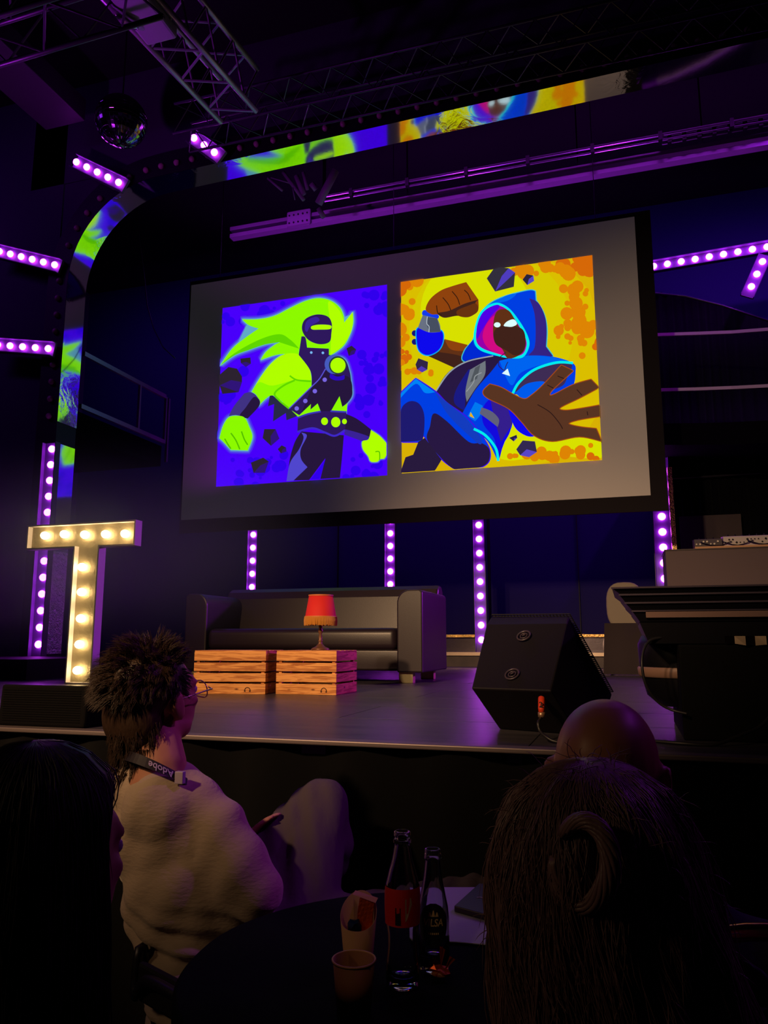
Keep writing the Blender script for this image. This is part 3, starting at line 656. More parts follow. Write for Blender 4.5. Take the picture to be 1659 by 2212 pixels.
# duct and mirror ball
p = at(90, 225, Z=EYE + 5.4); mb = MB(); mb.box((p.x - 0.25, p.y - 1.9, p.z), (p.x + 0.25, p.y + 0.35, p.z + 0.25))
tag(mb.build('air_duct', mat('duct_paint', (50, 42, 54), 0.6), bevel=0.01), 'dim rectangular duct under the ceiling, far upper left', 'duct')
p = at(262, 262, Y=5.6); t = thing('mirror_ball', p, 'dark mirror ball hanging over the rounded corner of the arch', 'mirror ball')
mb = MB(); n_, m_ = 36, 22; rr = 0.24
mb.ell(p, (rr, rr, rr), n_, m_)
o = mb.build('ball', mat('mirror_tiles', (120, 120, 126), 0.12, metal=1.0), t)
bm = bmesh.new(); bm.from_mesh(o.data)
rn = random.Random(3)
ret = bmesh.ops.inset_individual(bm, faces=list(bm.faces), thickness=0.002, depth=0.0012)
for f in bm.faces:
    if len(f.verts) == 4 and f.calc_area() > 2e-4:
        j = Vector((rn.uniform(-1, 1), rn.uniform(-1, 1), rn.uniform(-1, 1))) * 0.0018
        f.verts[0].co += j
bm.to_mesh(o.data); bm.free()
MB().tube([p + Vector((0, 0, rr)), (p.x, p.y, 7.5)], 0.008, 6).build('wire', M_black, t)
# tangle of clamps behind the arch
t = thing('lamp_bracket', at(680, 440, Y=7.4), 'violet lit cluster of bracket tubes seen just under the arch lining', 'bracket')
mb = MB()
for pa, pb, r_ in (((612, 372), (656, 432), .022), ((640, 380), (656, 420), .03), ((655, 372), (664, 410), .02), ((672, 396), (683, 410), .032), ((688, 450), (700, 470), .03), ((725, 368), (688, 440), .045), ((578, 385), (610, 412), .014), ((585, 384), (630, 397), .006), ((632, 405), (637, 432), .006)):
    mb.tube([at(*pa, Y=7.4), at(*pb, Y=7.45)], r_, 10)
mb.build('tubes', M_beam, t, smooth=True); q = at(700, 420, Y=7.45); MB().bar(q, (q.x, q.y, 7.5), 0.03, 0.03, up=(0, 1, 0)).build('hanger', M_black, t)
# ------------------------------------------------------------------ galleries
g = thing('gallery_railing', (-5.5, 8.2, EYE + 2.0), 'steel gallery railing on the left behind the arch leg', 'railing')
M_rail = mat('rail_paint', (140, 130, 150), 0.4, metal=0.5)
XR = -5.52
def rl(px, py): return at(px, py, X=XR)
for (a_, b_, z_) in (((165, 775), (357, 857), None), ((165, 888), (355, 955), None)):
    a = rl(*a_); b = rl(*b_); a.y = 6.65; a.z = b.z
    MB().bar(a, b, 0.035, 0.05).build('rail', M_rail, g)
zt = rl(357, 857).z; zb = rl(355, 955).z
for px, y_, lo in ((299, None, zb), (357, None, zb), (363, None, zb - 0.25)):
    q = rl(px, 900); MB().bar((XR, q.y, lo), (XR, q.y, zt), 0.03, 0.03, up=(0, 1, 0)).build('post', M_rail, g)
mb = MB(); mb.box((-8.9, 6.6, zb - 0.32), (XR - 0.02, 8.22, zb - 0.06)); tag(mb.build('gallery_floor', mat('gallery_paint', (6, 5, 8), 0.95, spec=0.03)), 'dark gallery deck under the left railing', 'gallery')
g2 = thing('gallery_railing', (0.5, 9.0, EYE + 2.4), 'curved steel gallery railing on the right beside the screen', 'railing')
def curve_pts(pxs, Y0):
    return [at(x, y, Y=Y0 - 0.25 * ((x - 1415) / 240.0) ** 2) for x, y in pxs]
M_rail2 = mat('pale_rail_paint', (160, 145, 140), 0.5)
for pxs in ([(1411, 724), (1500, 721), (1580, 718), (1659, 712), (1740, 704)], [(1417, 843), (1500, 841), (1580, 838), (1659, 834), (1740, 828)]):
    P = curve_pts(pxs, 9.0); mb = MB()
    for i in range(len(P) - 1): mb.bar(P[i], P[i+1] + (P[i+1] - P[i]) * 0.02, 0.03, 0.036)
    mb.build('rail', M_rail2, g2)
a = at(1411, 722, Y=9.0); b = at(1420, 915, Y=9.0); MB().bar(b, (b.x, a.y, a.z), 0.03, 0.03, up=(0, 1, 0)).build('post', M_rail2, g2)
mb = MB(); P = curve_pts([(1417, 915), (1500, 914), (1580, 912), (1659, 908), (1740, 902)], 9.0)
for i in range(len(P) - 1):
    mb.add([P[i], P[i+1], P[i+1] + Vector((0, 0, -0.25)), P[i] + Vector((0, 0, -0.25)), P[i] + Vector((0, 1.8, 0)), P[i+1] + Vector((0, 1.8, 0)), P[i+1] + Vector((0, 1.8, -0.25)), P[i] + Vector((0, 1.8, -0.25))], [(0,1,2,3),(0,4,5,1),(3,2,6,7),(4,7,6,5)])
tag(mb.build('gallery_floor', mat('gallery_paint')), 'dark gallery deck under the right railing', 'gallery')
cp = smooth_pts = [at(x_, y_, Y=10.3) for x_, y_ in ((1396, 628), (1480, 640), (1560, 660), (1680, 700), (1800, 760))]; mb = MB(); nseg = 60; vs = []; fs = []
for i in range(nseg + 1):
    u = i / nseg * (len(cp) - 1); k_ = min(int(u), len(cp) - 2); p = cp[k_].lerp(cp[k_ + 1], u - k_)
    for j in range(8): vs.append((p.x, 10.3 + 0.03 * sin(i * 1.9), p.z + (RZ - p.z) * j / 7))
for i in range(nseg):
    for j in range(7): fs.append((i*8+j, (i+1)*8+j, (i+1)*8+j+1, i*8+j+1))
tag(mb.add(vs, fs).build('backdrop_curtain', M_curtain, smooth=True), 'black curtain with sagging top edge behind the right gallery railing', 'curtain')
a = at(1402, 632, Y=9.3); b = at(1480, 640, Y=9.3); c = at(1560, 660, Y=9.3); d = at(1680, 700, Y=9.3)
tag(MB().tube([a, b, c, d], 0.012, 6).build('hanging_cable', M_darkmetal, smooth=True), 'thin drooping cable above the right gallery railing', 'cable')
q0_ = at(296, 470, Y=7.2); P = [Vector((q0_.x, q0_.y, 7.5)), q0_] + [at(*q, Y=7.2) for q in ((312, 600), (318, 660), (332, 710), (352, 750), (378, 774))]
tag(MB().tube(P, 0.006, 6).build('hanging_cable', M_darkmetal, smooth=True), 'thin cable curving down to the left of the screen', 'cable')
# mirror edged pillar at right
a = at(1441, 1010, Y=9.3); b = at(1458, 1190, Y=9.3); t = thing('mirror_pillar', (a.x, 9.3, RZ), 'narrow foil covered pillar edge glinting right of the screen strip', 'pillar')
mb = MB(); mb.box((a.x, 9.28, RZ), (a.x + 0.05, 9.36, a.z)); mb.build('foil_edge', mat('gold_foil_lip'), t)
p = at(1060, 1395, Y=10.0); q = at(1056, 1115, Y=10.0); mb = MB(); mb.box((p.x - 0.02, 10.0, RZ), (p.x + 0.015, 10.05, EYE + 2.6)); mb.build('black_post', M_darkmetal, None)
COL.objects[-1] if False else None
tag(bpy.data.objects['black_post'], 'thin dark post just right of the strip between sofa and monitor', 'post')
# ------------------------------------------------------------------ mixer podium at the back right
p = at(1437, 1190, Y=8.6); pz = p.z
t = thing('podium', (p.x, 8.6, SF), 'plain dark box podium at the back right carrying audio gear', 'podium')
mb = MB(); mb.box((p.x, 8.6, SF), (p.x + 2.3, 9.3, pz)); mb.build('body', mat('podium_paint', (96, 80, 84), 0.7), t, bevel=0.005)
MB().box((p.x - 0.01, 8.59, pz), (p.x + 2.31, 9.31, pz + 0.012)).build('top', mat('podium_top', (70, 60, 60), 0.6), t)
M_silver = mat('gear_silver', (205, 195, 175), 0.4, metal=0.3); M_gear = mat('gear_dark', (80, 74, 66), 0.5)
z0_ = pz + 0.012; q0 = at(1500, 1180, Y=8.75); q1 = at(1563, 1180, Y=8.75); q2 = at(1700, 1180, Y=8.75)
tag(MB().box((q0.x, 8.68, z0_), (q2.x + 0.3, 9.0, z0_ + 0.03)).build('wooden_board', mat('pale_board', (200, 150, 105), 0.5)), 'flat pale wooden board on the podium under the gear', 'board')
z1_ = z0_ + 0.03
def gear(x0, x1, h, m, label, seed):
    t = thing('audio_mixer', (x0, 8.72, z1_), label, 'audio gear', 'audio gear on the podium')
    mb = MB(); mb.add([(x0,8.72,z1_),(x1,8.72,z1_),(x1,8.95,z1_),(x0,8.95,z1_),(x0,8.74,z1_+h),(x1,8.74,z1_+h),(x1,8.95,z1_+h*1.2),(x0,8.95,z1_+h*1.2)], [(0,3,2,1),(4,5,6,7),(0,1,5,4),(1,2,6,5),(2,3,7,6),(3,0,4,7)])
    mb.build('case', m, t, bevel=0.004); rn = random.Random(seed); n_ = int((x1 - x0) / 0.035)
    for i in range(n_):
        x = x0 + 0.02 + i * 0.035; r_ = rn.choice((0.008, 0.010, 0.006)); z = z1_ + h * rn.choice((0.35, 0.65))
        MB().tube([(x, 8.715, z), (x, 8.735, z)], r_, 8).build('socket', M_black if m is M_silver else M_silver, t)
        if i % 2: MB().tube([(x, 8.8, z1_ + h), (x, 8.8, z1_ + h * 1.25)], 0.007, 8).build('knob', M_black, t)
gear(q0.x, q1.x - 0.01, 0.085, M_gear, 'dark audio box with a row of sockets, left end of the podium gear', 1)
gear(q1.x, q2.x, 0.105, M_silver, 'silver audio mixer with a row of sockets, right end of the podium gear', 2)
mb = MB(); rn = random.Random(5)
for k in range(5):
    xa = q0.x + rn.uniform(0.05, 0.8); P = []
    for i in range(7): P.append((xa + i * 0.05, 8.70 - 0.01 * (i % 2), z1_ + 0.05 - 0.045 * sin(pi * i / 6) + rn.uniform(-.003, .003)))
    mb.tube(P, 0.005, 6)
tag(mb.build('audio_leads', M_black, smooth=True), 'loose black leads plugged along the front of the podium gear', 'cables')
# partition lighter panels at back right
a = at(1472, 1190, Y=10.15); b = at(1600, 1110, Y=10.15); struct('trim_5', MB().box((a.x, 10.15, RZ), (b.x, 10.2, b.z)), mat('grey_panel', (70, 58, 56), 0.8))
a = at(1395, 1030, Y=10.4); b = at(1635, 1022, Y=10.4); tag(MB().tube([at(1450, 1034, Y=10.18), at(1640, 1022, Y=10.18)], 0.012, 6).build('wall_rail', M_darkmetal), 'thin level rail on the back wall above the podium', 'rail')
# ------------------------------------------------------------------ chair with draped cover at the back right
cx = at(1345, 1300, Y=7.6); t = thing('draped_chair', (cx.x, 7.6, SF), 'grey backed chair with black cloth over its seat, half hidden behind the desk', 'chair')
mb = MB(); rr = []
for i in range(28):
    a_ = 2 * pi * i / 28; rr.append((cx.x + 0.02 + 0.17 * math.copysign(abs(cos(a_)) ** 0.7, cos(a_)), 0, EYE + 0.33 + 0.22 * math.copysign(abs(sin(a_)) ** 0.7, sin(a_))))
mb.prism([(x, 7.6, z) for x, y, z in rr], (0, 0.06, 0)); mb.build('backrest', mat('grey_plush', (120, 110, 98), 0.7), t, bevel=0.02)
mb = MB(); mb.box((cx.x - 0.15, 7.55, EYE + 0.10), (cx.x + 0.3, 8.0, EYE + 0.16))
mb.build('seat', mat('grey_plush'), t, bevel=0.02)
tp_ = lambda x: cx.x + 0.08 + (x - cx.x - 0.08) * 0.9
mb = MB(); nn_ = 40; pr = []
for i in range(nn_ + 1):
    s_ = i / nn_; x = cx.x - 0.20 + 0.56 * s_; pr.append((x, 7.52 + 0.005 * sin(i * 0.33)))
for i in range(nn_):
    (xa, ya), (xb, yb) = pr[i], pr[i+1]; mb.add([(xa, ya, SF + 0.01), (xb, yb, SF + 0.01), (tp_(xb), yb, EYE + 0.165), (tp_(xa), ya, EYE + 0.165), (tp_(xb), 7.95, EYE + 0.17), (tp_(xa), 7.95, EYE + 0.17)], [(0,1,2,3),(3,2,4,5)])
mb.build('black_cover', mat('draped_cloth', (40, 30, 34), 0.9), t, smooth=True)
for sx_ in (-0.13, 0.28):
    for sy_ in (7.58, 7.97): MB().tube([(cx.x + sx_, sy_, SF), (cx.x + sx_, sy_, EYE + 0.1)], 0.014, 8).build('leg', M_metal, t)
MB().tube([(cx.x, 7.63, EYE + 0.08), (cx.x, 7.63, EYE + 0.2)], 0.02, 8).build('back_stem', M_metal, t)
# ------------------------------------------------------------------ marquee letter T
M_signface = mat('sign_foil', (158, 148, 122), 0.5, metal=0.35, bump=(28, 0.5, 0.01))
M_signside = mat('sign_side', (200, 195, 200), 0.55)
TY = 4.80
tx0, tx1 = at(58, 1150, Y=TY).x, at(292, 1150, Y=TY).x; tz1 = EYE + 0.885; tz0 = EYE + 0.695
sx0_, sx1_ = at(139, 1400, Y=TY).x + 0.02, at(207, 1300, Y=TY).x
t = thing('marquee_letter', ((sx0_ + sx1_) / 2, TY, SF), 'large lit marquee letter T with warm bulbs standing on the stage', 'sign')
out = [(tx0, tz1), (tx1, tz1), (tx1, tz0), (sx1_, tz0), (sx1_, SF), (sx0_, SF), (sx0_, tz0), (tx0, tz0)]
D = 0.08
def inset(pts, k):
    n = len(pts); A2 = sum(pts[i][0]*pts[(i+1)%n][1] - pts[(i+1)%n][0]*pts[i][1] for i in range(n)); sg = 1 if A2 > 0 else -1; o = []
    for i in range(n):
        p0, p1, p2 = Vector(pts[i-1]), Vector(pts[i]), Vector(pts[(i+1) % n]); d0 = (p1-p0).normalized(); d1 = (p2-p1).normalized()
        n0 = Vector((-d0.y, d0.x)) * sg; n1 = Vector((-d1.y, d1.x)) * sg; o.append(tuple(p1 + (n0 + n1) * k))
    return o
inn = inset(out, 0.012); n_ = len(out)
mb = MB()
V = [(x, TY, z) for x, z in out] + [(x, TY + D, z) for x, z in out] + [(x, TY, z) for x, z in inn] + [(x, TY + 0.05, z) for x, z in inn]
Fs = []
for i in range(n_):
    j = (i + 1) % n_
    Fs += [(i, j, n_ + j, n_ + i), (i, j, 2*n_ + j, 2*n_ + i), (2*n_ + i, 2*n_ + j, 3*n_ + j, 3*n_ + i)]
Fs.append([n_ + i for i in range(n_)]); mb.add(V, Fs); mb.build('case', M_signside, t)
mb = MB(); mb.prism([(x, TY + 0.048, z) for x, z in inn], (0, 0.006, 0)); mb.build('face', M_signface, t)
bulbs = [(97, 1157), (139, 1154), (183, 1155), (228, 1154), (270, 1153), (177, 1225), (176, 1279), (174, 1336), (171, 1392), (167, 1448)]
src = None
for px, py in bulbs:
    p = at(px, py, Y=TY + 0.022); base = Vector(((sx0_ + sx1_) / 2, TY, SF))
    if src is None:
        src = MB().ell((0, 0, 0), (0.030, 0.036, 0.030), 14, 10).build('bulb', M_warmbulb, t, smooth=True, local=True); src.location = p - base
        sk = MB().tube([(0, 0.03, 0), (0, 0.052, 0)], 0.02, 12).build('socket', M_darkmetal, t, local=True); sk.location = p - base
    else: copy_part(src, t, p - base); copy_part(sk, t, p - base)
# ------------------------------------------------------------------ sofa
SX0, SX1, SY0, SY1 = -3.47, -1.455, 5.6, 6.42
t = thing('sofa', ((SX0 + SX1) / 2, 6.0, SF), 'low black leather three seat sofa behind the wooden crates', 'sofa')
M_leather = mat('black_leather', (35, 25, 33), 0.38, spec=0.5, bump=(160, 0.15, 0.002))
def rbox(lo, hi, bev, name, m=M_leather, parent=None, sub=True):
    o = MB().box(lo, hi).build(name, m, parent, smooth=True); b = o.modifiers.new('bevel', 'BEVEL'); b.width = bev; b.segments = 5; return o
AW = 0.20; TH = EYE + 0.385
for s_, nm in ((0, 'armrest'), (1, 'armrest')):   # armrests with a rolled inner edge, front profile swept back
    x0 = SX0 if s_ == 0 else SX1 - AW; prof = []
    for i in range(9):
        a_ = i / 8 * pi / 2; prof.append((x0 + AW - 0.10 + 0.10 * sin(a_) if s_ == 0 else x0 + 0.10 - 0.10 * sin(a_), TH - 0.10 + 0.10 * cos(a_)))
    if s_ == 0: poly = [(x0, SF + 0.08), (x0, TH - 0.02), (x0 + 0.02, TH)] + prof + [(x0 + AW, SF + 0.08)]
    else: poly = [(x0 + AW, SF + 0.08), (x0 + AW, TH - 0.02), (x0 + AW - 0.02, TH)] + prof + [(x0, SF + 0.08)]
    o = MB().prism([(x, SY0, z) for x, z in poly], (0, SY1 - SY0 - 0.02, 0)).build(nm, M_leather, t, bevel=0.012)
rbox((SX0 + AW - 0.02, SY0 + 0.03, SF + 0.09), (SX1 - AW + 0.02, SY1 - 0.1, EYE - 0.06), 0.02, 'base', parent=t)
rbox((SX0 + AW + 0.005, SY0 + 0.0, EYE - 0.07), (SX1 - AW - 0.005, SY1 - 0.2, EYE + 0.10), 0.05, 'seat_cushion', parent=t)
mb = MB(); zz = EYE + 0.46; Y0b = SY1 - 0.26
pb = [(Y0b, EYE + 0.05), (Y0b + 0.06, zz - 0.09), (Y0b + 0.09, zz - 0.03), (Y0b + 0.14, zz), (SY1 - 0.04, zz), (SY1, zz - 0.05), (SY1, SF + 0.09), (Y0b, SF + 0.09)]
MB().prism([(SX0 + 0.03, y, z) for y, z in pb], (SX1 - SX0 - 0.06, 0, 0)).build('backrest', M_leather, t, bevel=0.02)
for x in (SX0 + 0.1, SX1 - 0.15):
    for y in (SY0 + 0.05, SY1 - 0.12): MB().box((x - 0.05, y, SF), (x + 0.06, y + 0.07, SF + 0.085)).build('leg', mat('sofa_leg_metal', (185, 170, 120), 0.4, metal=0.2), t, bevel=0.004)
# ------------------------------------------------------------------ wooden crates
def wood(name, c1, c2):
    m = mat(name, c1, 0.5, spec=0.35); nt = m.node_tree; b = nt.nodes['Principled BSDF']
    tc = nt.nodes.new('ShaderNodeTexCoord'); mp = nt.nodes.new('ShaderNodeMapping'); mp.inputs['Scale'].default_value = (1.6, 1.6, 22)
    nz = nt.nodes.new('ShaderNodeTexNoise'); nz.inputs['Scale'].default_value = 3.0; nz.inputs['Detail'].default_value = 6; nz.inputs['Distortion'].default_value = 1.3
    nt.links.new(tc.outputs['Object'], mp.inputs[0]); nt.links.new(mp.outputs[0], nz.inputs[0])
    r = nt.nodes.new('ShaderNodeValToRGB'); r.color_ramp.elements[0].position = 0.40; r.color_ramp.elements[1].position = 0.56
    r.color_ramp.elements[0].color = rgb(c2); r.color_ramp.elements[1].color = rgb(c1); nt.links.new(nz.outputs[0], r.inputs[0])
    vo = nt.nodes.new('ShaderNodeTexVoronoi'); vo.inputs['Scale'].default_value = 5.5; mp2 = nt.nodes.new('ShaderNodeMapping'); mp2.inputs['Scale'].default_value = (1, 1, 2.2)
    nt.links.new(tc.outputs['Object'], mp2.inputs[0]); nt.links.new(mp2.outputs[0], vo.inputs[0])
    r2 = nt.nodes.new('ShaderNodeValToRGB'); r2.color_ramp.elements[0].position = 0.03; r2.color_ramp.elements[1].position = 0.10
    r2.color_ramp.elements[0].color = rgb((96, 44, 16)); r2.color_ramp.elements[1].color = (1, 1, 1, 1); nt.links.new(vo.outputs['Distance'], r2.inputs[0])
    mx = nt.nodes.new('ShaderNodeMix'); mx.data_type = 'RGBA'; mx.blend_type = 'MULTIPLY'; mx.inputs[0].default_value = 1.0
    nt.links.new(r.outputs[0], mx.inputs[6]); nt.links.new(r2.outputs[0], mx.inputs[7]); nt.links.new(mx.outputs[2], b.inputs['Base Color'])
    return m
M_wood = wood('pine_planks', (226, 160, 92), (172, 104, 50))
def crate(cx, cy, rot, label, w_=0.385, d_=0.36, h_=0.245):
    t = thing('wooden_crate', (cx, cy, SF), label, 'crate', 'wooden crates in front of the sofa'); t.rotation_euler = (0, 0, rot)
    def B(nm, lo, hi): return MB().box(lo, hi).build(nm, M_wood, t, local=True, bevel=0.002)
    sh = h_ / 4; g_ = 0.010; th = 0.012
    for i in range(4):
        z0 = i * sh + (g_ if i else 0); z1 = (i + 1) * sh - (0 if i == 3 else 0.0)
        f = B('slat', (-w_/2, -d_/2, z0), (w_/2, -d_/2 + th, z1))
        B('slat', (-w_/2, d_/2 - th, z0), (w_/2, d_/2, z1)); B('slat', (-w_/2, -d_/2 + th, z0), (-w_/2 + th, d_/2 - th, z1)); B('slat', (w_/2 - th, -d_/2 + th, z0), (w_/2, d_/2 - th, z1))
        if i == 0:
            mk = MB(); P = [(0.115 + 0.018 * cos(pi * k / 8), -d_/2 - 0.0008, 0.018 + 0.022 * sin(pi * k / 8)) for k in range(9)]
            mk.tube(P, 0.0025, 6); mk.box((0.095, -d_/2 - 0.001, 0.014), (0.104, -d_/2, 0.024)); mk.box((0.126, -d_/2 - 0.001, 0.014), (0.135, -d_/2, 0.024))
            o = mk.build('burnt_mark', mat('burnt_wood', (70, 34, 14), 0.7), f, local=True)
    for i in range(5):
        y0 = -d_/2 + i * d_/5; B('top_slat', (-w_/2 + 0.001, y0 + 0.002, h_ - 0.001), (w_/2 - 0.001, y0 + d_/5 - 0.004, h_ + 0.010))
    for sx in (-1, 1):
        for sy in (-1, 1): B('corner_post', (sx * (w_/2 - 0.022) - 0.01, sy * (d_/2 - 0.022) - 0.01, 0.004), (sx * (w_/2 - 0.022) + 0.01, sy * (d_/2 - 0.022) + 0.01, h_ - 0.004))
    return t
cr2 = crate(-1.8265, 4.285 + 0.18, 0.0, 'pine slatted crate with the red lamp on it, right of the pair')
crate(-2.305, 4.19 + 0.18, R(8), 'pine slatted crate without a lamp, partly behind the spiky haired man', w_=0.45)
# ------------------------------------------------------------------ table lamp
LX, LY, LZ = -1.812, 4.47, SF + 0.255
t = thing('table_lamp', (LX, LY, LZ), 'small turned base table lamp with a red shade and gold fringe on the right crate', 'lamp')
k = 1.0
MB().lathe((LX, LY, LZ), [(0.0, 0), (0.055, 0), (0.058, 0.006), (0.05, 0.014), (0.03, 0.022), (0.016, 0.036), (0.010, 0.05), (0.015, 0.058), (0.009, 0.066), (0.012, 0.08), (0.008, 0.095), (0.014, 0.112), (0.016, 0.12), (0.010, 0.13), (0.012, 0.16), (0.006, 0.165), (0.006, 0.20), (0, 0.20)], 24).build('base', mat('lamp_bronze', (112, 74, 50), 0.4, metal=0.3), t, smooth=True)
M_shade = mat('red_shade', (205, 34, 30), 0.75, bump=(300, 0.2, 0.001)); ZS = 0.20
MB().lathe((LX, LY, LZ), [(0.097, ZS), (0.074, ZS + 0.135), (0.072, ZS + 0.135), (0.095, ZS)], 40).build('lamp_shade', M_shade, t, smooth=True)
mb = MB(); rn = random.Random(2)
for i in range(150):
    a_ = 2 * pi * i / 150; r_ = 0.0985; z1 = LZ + ZS + 0.004
    d_ = 0.052 + rn.uniform(-0.004, 0.004); j = rn.uniform(-0.012, 0.012)
    mb.tube([(LX + r_ * cos(a_), LY + r_ * sin(a_), z1), (LX + (r_ + 0.003) * cos(a_ + j), LY + (r_ + 0.003) * sin(a_ + j), z1 - d_ * 0.5), (LX + (r_ + 0.002) * cos(a_ + j * 1.5), LY + (r_ + 0.002) * sin(a_ + j * 1.5), z1 - d_)], [0.0026, 0.0026, 0.002], 4)
mb.build('fringe', mat('gold_fringe', (196, 132, 50), 0.7), t)
MB().lathe((LX, LY, LZ), [(0.0775, ZS + 0.131), (0.0775, ZS + 0.139), (0.071, ZS + 0.139), (0.071, ZS + 0.131), (0.0775, ZS + 0.131)], 40).lathe((LX, LY, LZ), [(0.1005, ZS - 0.002), (0.0995, ZS + 0.008), (0.093, ZS + 0.006), (0.093, ZS - 0.002), (0.1005, ZS - 0.002)], 40).build('trim_band', mat('gold_trim', (200, 110, 60), 0.6), t)
mb = MB()
for k_ in range(3):
    a_ = 2 * pi * k_ / 3; mb.tube([(LX, LY, LZ + 0.195), (LX + 0.09 * cos(a_), LY + 0.09 * sin(a_), LZ + ZS + 0.01)], 0.0018, 5)
mb.build('shade_spider', M_darkmetal, t)
# ------------------------------------------------------------------ large floor monitor
t = thing('floor_monitor', (-0.4, 2.9, SF), 'large black wedge floor monitor with an orange plug, at the stage edge', 'speaker')
M_mon = mat('monitor_paint', (15, 11, 18), 0.6, spec=0.25, bump=(220, 0.3, 0.002))
Rr_ = [at(1190, 1493, Y=2.58), at(1226, 1347, Y=2.84), at(1229, 1332, Y=2.92), at(1323, 1500, Y=3.2)]
Ll_ = [at(1018, 1487, Y=2.68), at(1051, 1349, Y=2.94), at(1060, 1333, Y=3.02), at(1150, 1500, Y=3.3)]
f1 = at(1258, 1588, Z=SF); f0 = at(1079, 1575, Z=SF)
f1 = Vector((f0.x + (Rr_[0].x - Ll_[0].x), f0.y - 0.10, SF))
b0 = Vector((Ll_[3].x - 0.04, Ll_[3].y - 0.06, SF)); b1 = Vector((Rr_[3].x - 0.04, Rr_[3].y - 0.06, SF))
Lp = [f0, Ll_[0], Ll_[1], Ll_[2], Ll_[3], b0]; Rp = [f1, Rr_[0], Rr_[1], Rr_[2], Rr_[3], b1]
mb = MB(); mb.add(Lp + Rp, [tuple(range(6))[::-1], tuple(range(6, 12))] + [(i, (i + 1) % 6, 6 + (i + 1) % 6, 6 + i) for i in range(6)])
mb.build('cabinet', M_mon, t, bevel=0.006)
# perforated grille along the far sloping face
g0, g1, g2_, g3 = Ll_[2], Rr_[2], Rr_[3], Ll_[3]; nrm = (g1 - g0).cross(g3 - g0).normalized()
if nrm.y < 0: nrm = -nrm
mb = MB(); e = nrm * 0.014; ng = 42
for i in range(ng + 1): mb.tube([g0.lerp(g3, i / ng) + e, g1.lerp(g2_, i / ng) + e], 0.0022, 5)
for i in range(25): mb.tube([g0.lerp(g1, i / 24) + e, g3.lerp(g2_, i / 24) + e], 0.0022, 5)
for i in range(16):
    q = (i + .5) / 16
mb.build('grille', M_darkmetal, t)
fn = (Ll_[1] - Ll_[0]).cross(Rr_[0] - Ll_[0]).normalized()
if fn.y > 0: fn = -fn
u_ = (Rr_[0] - Ll_[0]).normalized(); v_ = fn.cross(u_)
def on_face(px, py):
    d = ray(px, py); o = Vector((0, 0, EYE)); tt = (Ll_[0] - o).dot(fn) / d.dot(fn); return o + d * tt
for (px, py) in ((1132, 1375), (1107, 1458)):
    c = on_face(px, py); mb = MB(); ring = [c + fn * 0.004 + (u_ * cos(2*pi*k/24) + v_ * sin(2*pi*k/24)) * 0.024 for k in range(25)]
    mb.tube(ring, 0.0035, 6, cap=False); ring = [c + fn * 0.004 + (u_ * cos(2*pi*k/18) + v_ * sin(2*pi*k/18)) * 0.013 for k in range(19)]; mb.tube(ring, 0.0025, 6, cap=False)
    mb.tube([c - u_ * 0.006 + fn * 0.004, c + u_ * 0.006 + v_ * 0.006 + fn * 0.006], 0.003, 6)
    mb.build('handle_cup', mat('monitor_trim', (58, 48, 58), 0.35), t, smooth=True)
mb = MB(); c = on_face(1130, 1347); mb.box((c.x - 0.006, c.y + 0.02, c.z + 0.022), (c.x + 0.012, c.y + 0.024, c.z + 0.028)); 
# plug and lead
pc = at(1168, 1525, Y=2.55); d_up = Vector((0, -0.35, 0.94)).normalized()
t2 = thing('plug_lead', pc, 'black lead with an orange taped plug marked 2 hanging from the floor monitor', 'cable')
mb = MB(); q_ = pc + Vector((0, 0.03, 0)); mb.tube([q_ + Vector((0.002, 0.03, 0.012)), q_ + Vector((0, 0.0, 0.02)), q_ + Vector((0, -0.012, -0.01)), q_ + Vector((0, -0.014, -0.022))], [0.011, 0.011, 0.0105, 0.009], 14)
pl = mb.build('plug', mat('orange_tape', (210, 60, 24), 0.5), t2, smooth=True)
mb = MB(); vs, fs = text_mesh('2', 0.024, 0.0006); c = q_ + Vector((0, -0.0235, 0.003)); mb.add([(c.x + v.x, c.y, c.z + v.y) for v in vs], fs); mb.build('number', mat('black_ink', (30, 6, 6), 0.6), pl)
MB().tube([q_ + Vector((0, -0.014, -0.020)), q_ + Vector((0, -0.014, -0.036))], 0.0115, 12).build('collar', mat('plug_metal', (190, 150, 120), 0.35, metal=0.7), t2, smooth=True)
P = [q_ + Vector((0, -0.014, -0.036)), at(1163, 1560, Y=2.53), at(1166, 1578, Y=2.52), at(1180, 1592, Y=2.50), at(1200, 1603, Y=2.49)]
P[-1].z = max(P[-1].z, SF + 0.006); P += [Vector((P[-1].x + 0.06, 2.48, SF + 0.006)), Vector((P[-1].x + 0.25, 2.50, SF + 0.006))]
def smooth3(P, k=6):
    P = [Vector(p) for p in P]; out = []
    for i in range(len(P) - 1):
        p0 = P[max(i-1, 0)]; p1 = P[i]; p2 = P[i+1]; p3 = P[min(i+2, len(P)-1)]
        for j in range(k):
            t_ = j / k; out.append(0.5 * ((2*p1) + (-p0 + p2)*t_ + (2*p0 - 5*p1 + 4*p2 - p3)*t_*t_ + (-p0 + 3*p1 - 3*p2 + p3)*t_**3))
    out.append(P[-1]); return out
M_cable = mat('cable_rubber', (34, 32, 36), 0.4)
MB().tube(smooth3(P), 0.005, 8).build('lead', M_cable, t2, smooth=True)
